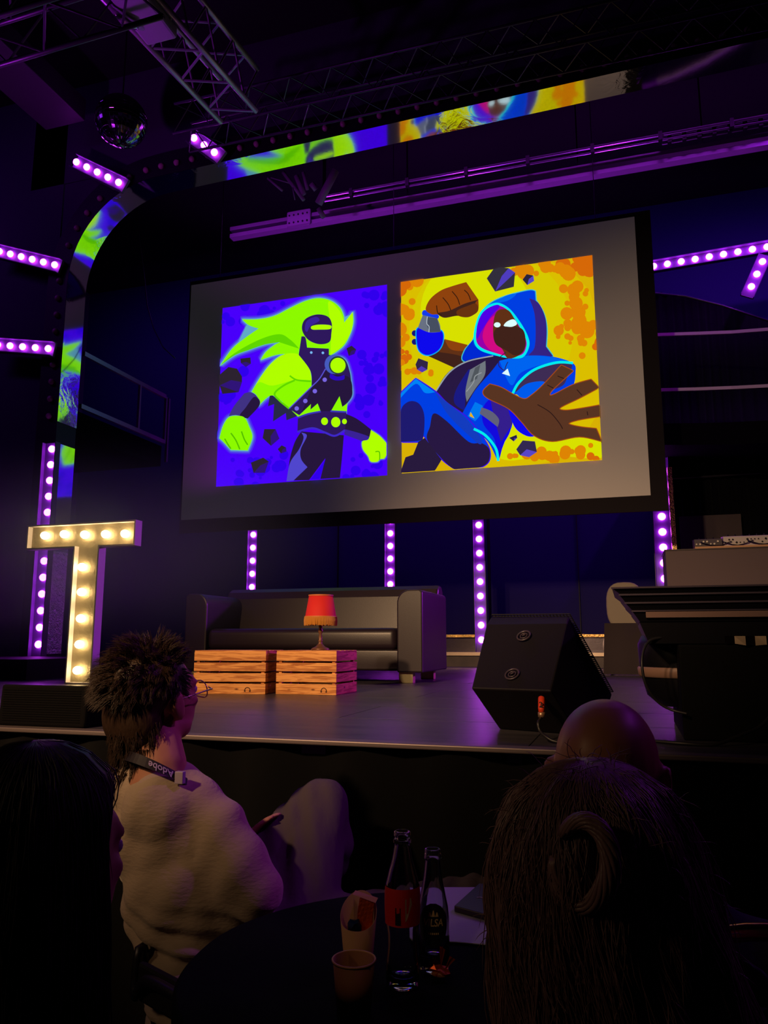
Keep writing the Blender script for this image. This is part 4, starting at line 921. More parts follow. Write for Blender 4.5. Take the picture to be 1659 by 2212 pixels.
# ------------------------------------------------------------------ small wedge at the left stage edge
a = at(3, 1569, Z=SF); b = at(190, 1571, Z=SF); b.y = a.y = 2.42; a = at(3, 1560, Y=2.42); b = at(190, 1560, Y=2.42)
h0 = at(100, 1479, Y=2.42).z; t = thing('floor_monitor', ((a.x + b.x) / 2, 2.5, SF), 'low black floor monitor at the left stage edge in front of the letter', 'speaker')
mb = MB(); tip = at(208, 1500, Y=2.55)
P0 = [Vector((a.x, 2.40, SF)), Vector((a.x + 0.008, 2.40, h0)), Vector((a.x + 0.03, 2.62, h0 - 0.03)), Vector((a.x + 0.02, 2.74, SF + 0.06)), Vector((a.x, 2.72, SF))]
M_wedge = mat('wedge_paint', (9, 8, 11), 0.85, spec=0.1)
mb.prism(P0, (b.x - a.x, 0, 0)); mb.build('cabinet', M_wedge, t, bevel=0.008)
mb = MB(); mb.add([(b.x - 0.001, 2.40, SF), (b.x - 0.012, 2.41, h0), (b.x - 0.002, 2.62, h0 - 0.03), (b.x - 0.01, 2.72, SF), (tip.x, 2.5, SF + 0.10), (tip.x - 0.01, 2.6, SF + 0.10)], [(0, 1, 4), (1, 2, 5, 4), (2, 3, 5), (0, 4, 5, 3)]); mb.build('end_cheek', M_wedge, t)
mb = MB()
for i in range(14):
    z = SF + 0.02 + i * (h0 - SF - 0.04) / 13; mb.tube([(a.x + 0.02, 2.398, z), (b.x - 0.02, 2.398, z)], 0.0009, 4)
mb.build('grille', M_wedge, t)
# ------------------------------------------------------------------ black console desk at the right
t = thing('console_desk', (0.5, 2.95, SF), 'wide black console desk with stepped rim on the right of the stage', 'desk')
M_desk = mat('desk_lacquer', (13, 12, 17), 0.4, spec=0.3); M_deskd = mat('desk_body', (10, 9, 10), 0.8, spec=0.1)
bx = at(1478, 1600, Z=SF); dz = at(1478, 1392, Y=2.70).z
MB().box((bx.x, 2.69, SF), (bx.x + 1.6, 3.25, dz)).build('body', M_deskd, t, bevel=0.006)
# flared upper part: stacked ledges, each wider than the one below
tl = at(1320, 1272, Y=2.78); lv = [(1322, 1272), (1338, 1286), (1350, 1303), (1365, 1320), (1382, 1345), (1402, 1392)]
mb = MB(); prev = None; M_edge = mat('desk_edge', (84, 74, 88), 0.25, metal=0.3)
for i in range(len(lv) - 1):
    x_ = at(*lv[i], Y=2.72 + 0.0 * i).x; za = at(*lv[i], Y=2.72).z; xb = at(*lv[i+1], Y=2.72).x; zb_ = at(*lv[i+1], Y=2.72).z
    yo = 2.66 + 0.012 * i
    mb.add([(x_, yo, za), (3.0, yo, za), (3.0, yo + 0.010, zb_ + 0.003), (xb, yo + 0.010, zb_ + 0.003), (x_ + 0.0, yo + 0.62, za), (3.0, yo + 0.62, za), (3.0, yo + 0.60, zb_ + 0.003), (xb, yo + 0.60, zb_ + 0.003)],
           [(0,1,2,3),(0,4,5,1),(3,2,6,7),(0,3,7,4),(4,7,6,5),(1,5,6,2)])
    if i < 4: MB().box((x_ - 0.002, yo - 0.006, za - 0.004), (2.9, yo + 0.01, za + 0.0015)).build('rim_strip', M_edge, t)
mb.build('rim', M_desk, t)
c0 = at(1395, 1320, Y=2.68); c1 = at(1395, 1334, Y=2.68); MB().box((c0.x, 2.690, c1.z), (2.8, 2.702, c0.z)).build('label_strip', mat('pale_strip', (120, 92, 84), 0.7), t)
q = at(1440, 1430, Y=2.95); mb = MB(); mb.lathe((q.x + 0.07, 3.0, 0), [(0, SF + 0.08), (0.10, SF + 0.085), (0.14, SF + 0.12), (0.16, SF + 0.20), (0.165, SF + 0.30), (0.15, SF + 0.33), (0, SF + 0.33)], 32)
MB().v
o = mb.build('knee_drum', M_desk, t, smooth=True); MB().lathe((q.x + 0.07, 3.0, 0), [(0.1615, SF + 0.185), (0.167, SF + 0.19), (0.169, SF + 0.215), (0.165, SF + 0.22)], 20, pi * 1.0, pi * 1.62).build('pale_band', mat('pale_band', (130, 100, 86), 0.5), o, smooth=True)
mb = MB(); rn = random.Random(8); xa = at(1565, 1378, Y=2.68).x; za = at(1565, 1374, Y=2.68).z; pts_ = []
nx = 24
for i in range(nx + 1): pts_.append((xa + i * 0.03, 2.682 + (0.008 if i % 2 else -0.004) + rn.uniform(-.003, .003), rn.uniform(-0.006, 0.006)))
for i in range(nx):
    p, q2 = pts_[i], pts_[i+1]; mb.add([(p[0], p[1], za), (q2[0], q2[1], za), (q2[0], q2[1] - 0.002, za - 0.026 + q2[2]), (p[0], p[1] - 0.002, za - 0.026 + p[2])], [(0,1,2,3)])
mb.build('crumpled_foil', mat('dull_foil', (150, 130, 110), 0.25, metal=1.0), t)
P = [at(1430, 1377, Y=2.72), at(1404, 1384, Y=2.70), at(1390, 1405, Y=2.68), at(1387, 1440, Y=2.66), at(1396, 1480, Y=2.66), at(1420, 1515, Y=2.68), at(1450, 1533, Y=2.68), at(1485, 1542, Y=2.66)]
tag(MB().tube(smooth3(P), 0.0045, 8).build('looped_cable', M_cable, smooth=True), 'black cable looping down from under the console desk', 'cable')
P = [at(1400, 1578, Y=2.60), at(1470, 1588, Y=2.56), at(1540, 1592, Y=2.56), at(1600, 1588, Y=2.60), at(1640, 1570, Y=2.64), at(1665, 1545, Y=2.67)]
for q in P[:3]: q.z = SF + 0.006
tag(MB().tube(smooth3(P), 0.0055, 8).build('floor_cable', M_cable, smooth=True), 'black cable lying on the stage floor in front of the console desk', 'cable')
# ------------------------------------------------------------------ round table with black cloth
TZ = EYE - 0.55; TC = (-0.365, 1.375); TR = 0.405
t = thing('round_table', (TC[0], TC[1], 0), 'round high table under a black tablecloth between the seated viewers', 'table')
MB().lathe((TC[0], TC[1], 0), [(0, TZ - 0.03), (TR - 0.01, TZ - 0.03), (TR - 0.01, TZ - 0.004), (0, TZ - 0.004)], 64).build('tabletop', M_black, t)
MB().lathe((TC[0], TC[1], 0), [(0, 0), (0.24, 0), (0.24, 0.012), (0.03, 0.03), (0.028, TZ - 0.03)], 32).build('pedestal', M_darkmetal, t, smooth=True)
mb = MB(); n_ = 160; prof = [(0, 0), (0.2, 0.0), (0.40, 0.0), (TR - 0.003, -0.001), (TR + 0.004, -0.008), (TR + 0.005, -0.04), (TR + 0.004, -0.07), (TR + 0.005, -0.10), (TR + 0.007, -0.14)]
vs = []; fs = []
for i, (r_, z) in enumerate(prof):
    for k in range(n_):
        a_ = 2*pi*k/n_; f = max(0, i - 4) / 4.0; rr = r_ + f * f * (0.010 * sin(a_ * 15) + 0.006 * sin(a_ * 23 + 1)); zz = TZ + z + (0.0015 * sin(6*a_ + i) if i in (1, 2) else 0)
        vs.append((TC[0] + rr * cos(a_), TC[1] + rr * sin(a_), zz))
for i in range(len(prof) - 1):
    for k in range(n_): q = (k + 1) % n_; fs.append((i*n_+k, i*n_+q, (i+1)*n_+q, (i+1)*n_+k))
o = MB().add(vs, fs).build('tablecloth', mat('table_cloth', (10, 15, 15), 0.9, spec=0.1, sheen=0.0, bump=(60, 0.3, 0.003)), smooth=True)
tag(o, 'black cloth draped over the round table', 'tablecloth')
# ------------------------------------------------------------------ bottles
M_glass = mat('clear_glass', (240, 244, 245), 0.03, trans=1.0, ior=1.48, spec=0.6)
def bottle(px, py, Y, top_py, prof, label, group=None):
    b = at(px, py, Y=Y); b.z = TZ + 0.001; H = at(px, top_py, Y=Y).z - b.z
    t = thing('glass_bottle', b, label, 'bottle', group)
    outer = [(r, z * H) for r, z in prof]; inner = [(max(r - 0.0028, 0.0), z * H) for r, z in prof if z > 0.03][::-1]
    MB().lathe(b, [(0, 0.006)] + [(prof[0][0] * 0.7, 0.005)] + outer + inner + [(prof[2][0] * 0.8, 0.012), (0, 0.016)], 40).build('glass', M_glass, t, smooth=True)
    return t, b, H
tall = [(0.022, 0.0), (0.0265, 0.012), (0.0272, 0.05), (0.0265, 0.16), (0.0238, 0.27), (0.0245, 0.34), (0.0275, 0.42), (0.0290, 0.50), (0.0290, 0.60), (0.0270, 0.66), (0.0220, 0.74), (0.0165, 0.82), (0.0130, 0.90), (0.0125, 0.92), (0.0145, 0.925), (0.0148, 0.945), (0.0125, 0.95), (0.0122, 0.965), (0.0140, 0.97), (0.0140, 0.993), (0.0125, 1.0)]
t, b, H = bottle(870, 2130, 1.30, 1795, tall, 'tall clear glass bottle with a red label on the round table')
M_red = mat('red_label', (200, 34, 32), 0.5); ca = math.atan2(-b.y, -b.x)      # labels face the viewer
lb = MB().lathe(b, [(0.0284, 0.405 * H), (0.0294, 0.50 * H), (0.0294, 0.60 * H), (0.0282, 0.645 * H)], 30, ca - 2.4, ca + 2.4).build('paper_label', M_red, t, smooth=True); lb['label'] = 'red wraparound label'
def on_cyl(b, r, z0, pts, ca, tilt=0.0):
    """flat shape wrapped on a cylinder wall; x runs right as seen from the lens"""
    o = []
    for x, y in pts:
        a_ = ca + x / r; o.append((b.x + r * cos(a_), b.y + r * sin(a_), z0 + y))
    return o
mb = MB(); P = []
N_ = 10
for i in range(N_ + 1): P.append((-0.002 + 0.012 * i / N_, 0.007 + 0.002 * sin(i)))
W1 = on_cyl(b, 0.0296, b.z + 0.535 * H, [(0.000, 0.012), (0.010, 0.014), (0.012, 0.004), (0.005, -0.014), (0.002, -0.020), (0.000, -0.022)], ca + 0.15)
mb.add(W1, [tuple(range(6))]); mb.build('ribbon_mark', mat('cream_print', (190, 160, 140), 0.5), lb)
mb = MB(); mb.add(on_cyl(b, 0.0296, b.z + 0.42 * H, [(-0.012, 0.0), (-0.003, 0.0), (-0.003, 0.026), (-0.012, 0.026)], ca), [(0, 1, 2, 3)]); mb.build('dark_patch', mat('label_dark', (30, 14, 20), 0.5), lb)
MB().lathe(b, [(0.0150, 0.925 * H), (0.0152, 0.945 * H)], 24).build('lip_ring', M_glass, t, smooth=True)
short = [(0.021, 0.0), (0.0265, 0.015), (0.0275, 0.06), (0.0275, 0.30), (0.0272, 0.42), (0.0255, 0.52), (0.0215, 0.62), (0.0175, 0.72), (0.0148, 0.82), (0.0132, 0.90), (0.0130, 0.915), (0.0150, 0.92), (0.0150, 0.955), (0.0138, 0.96), (0.0145, 0.975), (0.0140, 0.993), (0.0122, 1.0)]
t, b, H = bottle(937, 2092, 1.375, 1833, short, 'shorter clear glass water bottle with a dark oval label behind the tall bottle')
ca = math.atan2(-b.y, -b.x); r_ = 0.0282; ring = []
mb = MB(); zc = b.z + 0.405 * H; nu = 16; nv = 14
vs = []; fs = []
for j in range(nv + 1):
    y = -0.034 + 0.068 * j / nv; hw = 0.026 * math.sqrt(max(0.0, 1 - (y / 0.0345) ** 2)) + 0.0005
    for i in range(nu + 1):
        x = -hw + 2 * hw * i / nu; a_ = ca + x / r_; rr = r_ - (0.0014 if y > 0.018 else 0) ; vs.append((b.x + rr * cos(a_), b.y + rr * sin(a_), zc + y))
for j in range(nv):
    for i in range(nu): fs.append((j*(nu+1)+i, j*(nu+1)+i+1, (j+1)*(nu+1)+i+1, (j+1)*(nu+1)+i))
lb = MB().add(vs, fs).build('paper_label', mat('slate_label', (38, 40, 54), 0.5), t, smooth=True); lb['label'] = 'dark oval label reading VILSA'
M_gold = mat('gold_print', (250, 220, 160), 0.5); mb = MB()
for txt, sz, dy in (('VILSA', 0.0165, 0.004), ('GOURMET', 0.0045, -0.016)):
    if txt == 'GOURMET': continue
    vs, fs = text_mesh(txt, sz, 0.0003); mb.add(on_cyl(b, r_ + 0.0008, zc + dy, [(v.x * 0.85 + v.y * 0.12, v.y) for v in vs], ca), fs)
for dx in (-0.006, 0.0, 0.006):
    h_ = 0.010 if dx == 0 else 0.007
    mb.add(on_cyl(b, r_ + 0.0008, zc + 0.014, [(dx - 0.003, 0), (dx + 0.003, 0), (dx + 0.001, h_), (dx - 0.0005, h_)], ca), [(0, 1, 2, 3)])
for k_ in range(6): mb.add(on_cyl(b, r_ + 0.0008, zc - 0.014, [(-0.009 + k_ * 0.0032, 0), (-0.0070 + k_ * 0.0032, 0), (-0.0070 + k_ * 0.0032, 0.003), (-0.009 + k_ * 0.0032, 0.003)], ca), [(0, 1, 2, 3)])
mb.build('gold_lettering', M_gold, lb)
# ------------------------------------------------------------------ paper cups, wrappers
M_kraft = mat('kraft_paper', (150, 98, 66), 0.7)
def cupbase(px, py, Y): p = at(px, py, Y=Y); p.z = TZ + 0.001; return p
c = cupbase(764, 2190, 1.175); Hc = at(764, 2072, Y=1.175).z - c.z
t = thing('paper_cup', c, 'open brown paper cup at the front of the round table', 'cup')
MB().lathe(c, [(0, 0.004), (0.024, 0.003), (0.0245, 0.0), (0.0315, Hc), (0.0305, Hc), (0.0235, 0.006), (0, 0.007)], 40).build('body', M_kraft, t, smooth=True)
rim = [(c.x + 0.0322 * cos(2*pi*k/40), c.y + 0.0322 * sin(2*pi*k/40), c.z + Hc) for k in range(41)]
MB().tube(rim, 0.0016, 6, cap=False).build('rim', mat('cup_rim', (205, 150, 110), 0.5), t, smooth=True)
c = cupbase(774, 2100, 1.34); Hb = at(774, 1935, Y=1.34).z - c.z; Hf = at(774, 2018, Y=1.30).z - c.z
t = thing('snack_cup', c, 'cut away paper snack cup holding small wrappers, behind the open cup', 'cup')
mb = MB(); n_ = 48; vs = []; fs = []
for k in range(n_):
    a_ = 2*pi*k/n_; back = 0.5 + 0.5 * sin(a_ - 0.15); hh = Hf + (Hb - Hf) * (back ** 1.3)
    for r0_, z in ((0.023, 0.0), (0.0315, hh)): vs.append((c.x + r0_ * cos(a_), c.y + r0_ * sin(a_), c.z + z))
    for r0_, z in ((0.0307, hh), (0.0222, 0.003)): vs.append((c.x + r0_ * cos(a_), c.y + r0_ * sin(a_), c.z + z))
for k in range(n_):
    q = (k + 1) % n_
    for j in range(3): fs.append((k*4+j, q*4+j, q*4+j+1, k*4+j+1))
fs.append(tuple(k*4+3 for k in range(n_))); mb.add(vs, fs); mb.build('body', mat('pale_kraft', (188, 140, 104), 0.7), t, smooth=True)
# crumpled packet
def crumple(name, c, size, m, seed, label, cat='wrapper', flat=1.0, group=None):
    rn = random.Random(seed); bm = bmesh.new(); bmesh.ops.create_icosphere(bm, subdivisions=2, radius=1.0)
    for v in bm.verts:
        k_ = rn.uniform(0.55, 1.25); v.co = Vector((v.co.x * size[0] * k_, v.co.y * size[1] * k_, v.co.z * size[2] * k_))
    mb = MB(); mb.add([Vector(c) + v.co for v in bm.verts], [[v.index for v in f.verts] for f in bm.faces]); bm.free()
    return tag(mb.build(name, m), label, cat, group)
MO = mat('orange_foil', (214, 84, 24), 0.28, metal=0.5); MBl = mat('blue_foil', (40, 60, 110), 0.3, metal=0.5)
tp = at(788, 1945, Y=1.345); s0 = at(783, 2012, Y=1.335)
mb = MB(); A0 = Vector((s0.x - 0.012, 1.335, s0.z)); u1 = Vector((0.026, 0.004, 0)); up = tp - at(783, 2012, Y=1.345); up = Vector((0.004, 0.006, up.z))
vs = []; fs = []
for j in range(9):
    for i in range(6): vs.append(A0 + u1 * (i / 5) + up * (j / 8) + Vector((0, 0.0015 * sin(i * 1.3 + j), 0)))
for j in range(8):
    for i in range(5): fs.append((j*6+i, j*6+i+1, (j+1)*6+i+1, (j+1)*6+i))
vs2 = [v + Vector((0, 0.0035, 0)) for v in vs]; nv_ = len(vs)
mb.add(vs + vs2, fs + [tuple(i + nv_ for i in f) for f in fs])
t = thing('sugar_packet', A0, 'orange packet with a pink end standing in the snack cup', 'packet'); mb.build('sleeve', MO, t)
e0 = A0 + up; MB().add([e0 + Vector((-0.012, -0.002, 0.006)), e0 + Vector((0.030, -0.002, -0.004)), e0 + Vector((0.032, 0.006, 0.002)), e0 + Vector((-0.010, 0.008, 0.010))], [(0, 1, 2, 3)]).build('pink_end', mat('pink_paper', (220, 150, 150), 0.5), t)
cc = at(765, 2000, Y=1.335); crumple('candy_wrapper', cc, (0.012, 0.010, 0.012), MBl, 4, 'crumpled dark blue wrapper inside the snack cup')
w1 = cupbase(950, 2112, 1.345); mb = MB(); rn = random.Random(12)
t = thing('candy_wrapper', w1, 'twisted orange foil wrapper lying beside the bottles', 'wrapper')
for sx, sz, dx, dz in ((0.017, 0.010, 0, 0.011),):
    bm = bmesh.new(); bmesh.ops.create_icosphere(bm, subdivisions=2, radius=1.0)
    for v in bm.verts: k_ = rn.uniform(0.5, 1.25); v.co = Vector((v.co.x * 0.018 * k_, v.co.y * 0.014 * k_, v.co.z * 0.010 * k_))
    mb.add([w1 + Vector((0, 0, 0.011)) + v.co for v in bm.verts], [[v.index for v in f.verts] for f in bm.faces]); bm.free()
for a0, b0 in (((0.002, 0, 0.015), (0.004, 0, 0.045)), ((0.008, 0, 0.012), (0.020, 0.004, 0.030))):
    A_, B_ = w1 + Vector(a0), w1 + Vector(b0); dd = (B_ - A_)
    for k_ in range(3):
        off = Vector((0.006 * cos(2.1 * k_), 0.006 * sin(2.1 * k_), 0)); mb.add([A_, B_ + off, B_ + off * -0.6 + Vector((0, 0, 0.004))], [(0, 1, 2)])
mb.build('foil', MO, t); MB().ell(w1 + Vector((0.0, -0.004, 0.007)), (0.014, 0.006, 0.005), 10, 6).build('candy', mat('tan_candy', (190, 120, 70), 0.4), t, smooth=True)
# white sheet and dark device
pc = [at(905, 1918, Z=TZ + 0.004), at(1090, 1918, Z=TZ + 0.004), at(1090, 2045, Z=TZ + 0.004), at(985, 2036, Z=TZ + 0.004), at(925, 2034, Z=TZ + 0.004), at(898, 2026, Z=TZ + 0.004)]
tag(MB().prism(pc, (0, 0, 0.0015)).build('paper_sheet', mat('white_paper', (190, 188, 205), 0.6)), 'white paper sheet on the black tablecloth behind the water bottle', 'paper')
ps = [at(981, 1970, Z=TZ + 0.006), at(1035, 1920, Z=TZ + 0.006), at(1140, 1930, Z=TZ + 0.006), at(1060, 1992, Z=TZ + 0.006)]
t = thing('laptop', ps[0], 'closed dark laptop lying on the white paper, half hidden by the long haired viewer', 'laptop')
MB().prism(ps, (0, 0, 0.012)).build('case', mat('dark_device', (62, 54, 54), 0.35, metal=0.4), t, bevel=0.002)
q = at(1037, 1940, Z=TZ + 0.019); MB().lathe((q.x, q.y, TZ + 0.0183), [(0.009, 0), (0.004, 0), (0.004, 0.0006), (0.009, 0.0006), (0.009, 0)], 20, 0.2, 2.9).build('lid_emblem', mat('pale_mark', (150, 140, 140), 0.4), t)

# ------------------------------------------------------------------ people
def head_prims(c, fwd, up, s=1.0, nose=1.0):
    """human head around centre c; fwd and up give the pose"""
    f = Vector(fwd).normalized(); u = Vector(up); u = (u - f * u.dot(f)).normalized(); r = f.cross(u)
    rot = Matrix((r, f, u)).transposed()
    def L(x, y, z): return c + (r * x + f * y + u * z) * s
    P = [E_(L(0, -0.012, 0.028), (0.076*s, 0.096*s, 0.088*s), rot), E_(L(0, 0.030, -0.030), (0.062*s, 0.062*s, 0.078*s), rot),
         E_(L(0, 0.052, -0.082), (0.034*s, 0.034*s, 0.028*s), rot), E_(L(0, 0.062, 0.030), (0.052*s, 0.030*s, 0.030*s), rot)]
    for sx in (-1, 1):
        P += [E_(L(sx*0.034, 0.066, -0.018), (0.022*s, 0.020*s, 0.018*s), rot), E_(L(sx*0.031, 0.083, 0.022), (0.018*s, 0.010*s, 0.006*s), rot),
              E_(L(sx*0.031, 0.080, 0.005), (0.012*s, 0.009*s, 0.008*s), rot), E_(L(sx*0.046, 0.020, -0.062), (0.022*s, 0.036*s, 0.022*s), rot)]
        ea = rot @ Matrix.Rotation(sx * R(-22), 3, 'Z')
        P += [E_(L(sx*0.083, -0.010, -0.006), (0.0075*s, 0.019*s, 0.031*s), ea), E_(L(sx*0.078, -0.002, -0.028), (0.008*s, 0.010*s, 0.012*s), ea)]
        P += [C_([L(sx*0.087, 0.004, 0.016), L(sx*0.090, -0.014, 0.022), L(sx*0.091, -0.026, 0.006), L(sx*0.087, -0.018, -0.020)], [0.0045*s]*4, 8)]
    P += [C_([L(0, 0.088, 0.016), L(0, 0.104, -0.018)], [0.008*s, 0.012*s*nose], 10), E_(L(0, 0.098, -0.022), (0.017*s, 0.012*s, 0.009*s), rot),
          E_(L(0, 0.087, -0.046), (0.024*s, 0.011*s, 0.006*s), rot), E_(L(0, 0.085, -0.058), (0.021*s, 0.011*s, 0.007*s), rot)]
    return P, L, rot
M_skin = mat('skin', (196, 136, 112), 0.5, spec=0.35)
def eyes(L, rot, s, parent):
    for sx in (-1, 1):
        e = MB().ell(L(sx*0.031, 0.082, 0.004), (0.0105*s,)*3, 12, 8, rot).build('eye', mat('eye_white', (225, 220, 215), 0.2), parent, smooth=True)
        MB().ell(L(sx*0.031, 0.0915, 0.004), (0.0045*s, 0.002*s, 0.0045*s), 10, 6, rot).build('iris', mat('iris_brown', (50, 34, 24), 0.2), e, smooth=True)
def strands(name, m, parent, roots, r0, seg=5):
    """roots: list of (point, direction, length, gravity, curl amplitude, seed)"""
    mb = MB()
    for (p, d, ln, gv, cu, sd) in roots:
        rn = random.Random(sd); p = Vector(p); d = Vector(d).normalized(); pts = [p]; ph = rn.uniform(0, 6.28); a1, a2 = frame_of(d)
        for i in range(seg):
            d = (d + Vector(gv) * (1.0 / seg) + (a1 * cos(ph + i * 1.3) + a2 * sin(ph + i * 1.3)) * cu).normalized(); p = p + d * (ln / seg); pts.append(p)
        mb.tube(pts, [r0 * (1 - 0.85 * (i / seg) ** 1.5) for i in range(seg + 1)], 3, cap=False)
    return mb.build(name, m, parent, smooth=True)
def hand(P0, dirv, palmn, s, curl=0.5):
    """five separate bent fingers on a palm; returns shapes"""
    d = Vector(dirv).normalized(); n = Vector(palmn); n = (n - d * n.dot(d)).normalized(); w_ = d.cross(n)
    rot = Matrix((w_, d, n)).transposed(); pr = [E_(P0 + d * 0.045 * s, (0.040*s, 0.050*s, 0.014*s), rot)]
    for i, (x, L_) in enumerate(((-0.030, 0.060), (-0.010, 0.075), (0.010, 0.080), (0.029, 0.072))):
        p = P0 + w_ * x * s + d * 0.085 * s; pts = [p]; dd = d.copy()
        for k in range(3):
            dd = (dd + n * curl * 0.5).normalized(); p = p + dd * L_ * s * (0.42, 0.32, 0.26)[k]; pts.append(p)
        pr.append(C_(pts, [0.0095*s, 0.009*s, 0.008*s, 0.007*s], 8))
    p = P0 + w_ * 0.030 * s + d * 0.02 * s; pr.append(C_([p, p + (w_ * 0.8 + d * 0.6) * 0.035 * s, p + (w_ * 0.7 + d * 1.2) * 0.055 * s], [0.013*s, 0.011*s, 0.008*s], 8))
    return pr

# ---- spiky haired man in the pale T-shirt
Y1 = 1.72
def p1(px, py, dy=0.0): return at(px, py, Y=Y1 + dy)
hc = p1(338, 1510, 0.0)
man = thing('person', (hc.x + 0.1, Y1, 0), 'person with spiky dark hair and glasses in a pale T-shirt sitting with one knee raised', 'person')
fw = Vector((0.28, 0.93, 0.22)); hp, HL, Hrot = head_prims(hc, fw, (0.02, -0.2, 1), 1.10)
nb = p1(348, 1655, -0.03); rsh = p1(492, 1790, 0.02); lsh = p1(262, 1725, 0.10)
el = p1(575, 1940, 0.05); wr = p1(560, 1830, 0.26)
hipc = Vector((-0.80, 1.80, 0.56))
kn = p1(697, 1738, 0.38); an = Vector((kn.x - 0.10, kn.y - 0.02, 0.50))
lk = Vector((-0.42, 2.16, 0.60))
body = hp + [C_([hc + Vector((0.0, -0.015, -0.05)), nb, nb + Vector((0, 0, -0.05))], [0.058, 0.062, 0.075]),
             C_([rsh, el, p1(500, 1970, 0.18)], [0.045, 0.036, 0.028]), C_([lsh, lsh + Vector((-0.02, 0.16, -0.26)), p1(515, 1835, 0.20)], [0.05, 0.042, 0.03]),
             C_([nb + Vector((0, 0.02, -0.07)), p1(385, 1850, 0.06), p1(440, 2060, 0.06), hipc], [0.06, 0.08, 0.08, 0.08]), C_([hipc, kn], [0.06, 0.04]), C_([kn, kn + Vector((0, 0, -0.11)), an], [0.045, 0.04, 0.035]),
             C_([hipc, lk, Vector((lk.x, 2.18, 0.12))], [0.08, 0.055, 0.04])]
body += hand(p1(515, 1835, 0.20), (0.45, 0.2, 0.55), (0.7, 0.1, -0.4), 0.85, 0.35) + hand(p1(500, 1970, 0.18), (0.3, 0.8, -0.1), (0, 0.1, -1), 0.95, 0.5)
remeshed('body', body, 0.0075, M_skin, man, 3)
eyes(HL, Hrot, 1.10, man)
M_hair1 = mat('dark_brown_hair', (62, 45, 36), 0.45, spec=0.4, bump=(70, 0.8, 0.006, (1, 1, 0.25)))
# hair mass hugging the skull, then loose spikes
cap = [E_(HL(0, -0.022, 0.040), (0.090, 0.106, 0.096), Hrot), E_(HL(0, -0.060, -0.030), (0.078, 0.060, 0.085), Hrot), E_(HL(0, -0.058, -0.095), (0.062, 0.045, 0.050), Hrot), E_(HL(-0.03, -0.06, -0.03), (0.07, 0.055, 0.08), Hrot)]
hm = remeshed('hair', cap, 0.008, M_hair1, man, 2)
rn = random.Random(21); roots = []
def clump(p, d, ln, gv, n, spread, sd, cu=0.10):
    """a lock: hairs spread at the root and meeting at the tip"""
    tip = p + d.normalized() * ln; a1, a2 = frame_of(d); q = random.Random(sd)
    for k in range(n):
        o_ = a1 * q.uniform(-spread, spread) + a2 * q.uniform(-spread, spread); r_ = p + o_; roots.append((r_, tip + o_ * 0.22 - r_, ln * q.uniform(0.75, 1.08), gv, cu, sd * 50 + k))
for i in range(330):
    a_ = rn.uniform(0, 2*pi); zc_ = rn.uniform(-0.2, 1.0); rr = math.sqrt(max(0, 1 - zc_ * zc_)); x, y, z = rr * cos(a_), rr * sin(a_), zc_
    if y > 0.5 and z < 0.5: continue
    pt = HL(x * 0.080, -0.022 + y * 0.096, 0.040 + z * 0.086); nrm_ = Hrot @ Vector((x, y, z)); top = max(0, z) ** 1.5; bl_ = 1.0 if (x < 0.1 and y < 0.4) else 0.0
    flow = Hrot @ Vector((-0.9 * bl_ * (1 - top) - 0.1, -0.3 - 0.5 * bl_ + (0.7 if y > 0.2 else 0), 0.5 * top - 0.35 * (1 - top)))
    k_ = 0.25 + 0.75 * max(top, bl_ * 0.8 if z > -0.05 else 0.1)
    clump(pt, nrm_ * (0.35 + 0.65 * k_) + flow * 0.9 + Vector((rn.uniform(-.3, .3), rn.uniform(-.3, .3), rn.uniform(-.1, .35))) * k_, 0.018 + 0.040 * k_ * rn.uniform(0.7, 1.15), (0, 0, -0.7), 15, 0.009, i)
for i in range(60):      # tuft flicking out at the back left
    pt = HL(-0.070 + rn.uniform(-.01, .01), -0.04 + rn.uniform(-.04, .04), 0.045 + rn.uniform(-.05, .04)); clump(pt, Hrot @ Vector((-1, -0.35, 0.15 + rn.uniform(-.25, .25))), rn.uniform(0.035, 0.065), (0, 0, -1.2), 12, 0.008, 500 + i)
for i in range(90):      # nape
    a_ = rn.uniform(pi * 0.92, 2 * pi * 0.98); z = rn.uniform(-0.15, -0.02)
    clump(HL(0.066 * cos(a_), -0.052 + 0.050 * sin(a_), z), Hrot @ Vector((cos(a_) * 0.45, sin(a_) * 0.45, -0.9)), rn.uniform(0.03, 0.05), (0, 0, -0.3), 14, 0.009, 700 + i)
strands('hair_spikes', M_hair1, hm, roots, 0.0010, 4)
# glasses
gl = MB(); M_spec = mat('glasses_metal', (215, 190, 165), 0.25, metal=0.8)
for sx in (-1, 1):
    ring = [HL(sx * 0.033 + 0.026 * cos(2*pi*k/24), 0.106 - 0.006 * abs(cos(2*pi*k/24)), -0.002 + 0.020 * math.copysign(abs(sin(2*pi*k/24)) ** 0.7, sin(2*pi*k/24))) for k in range(25)]
    gl.tube(ring, 0.0016, 6, cap=False); gl.tube([HL(sx*0.060, 0.104, 0.006), HL(sx*0.086, 0.09, 0.008), HL(sx*0.088, -0.005, 0.012), HL(sx*0.086, -0.02, 0.0)], 0.0018, 6)
gl.tube([HL(-0.008, 0.108, 0.004), HL(0.008, 0.108, 0.004)], 0.0016, 6)
tag(gl.build('eyeglasses', M_spec, smooth=True), 'thin rimmed eyeglasses worn by the spiky haired man', 'glasses')
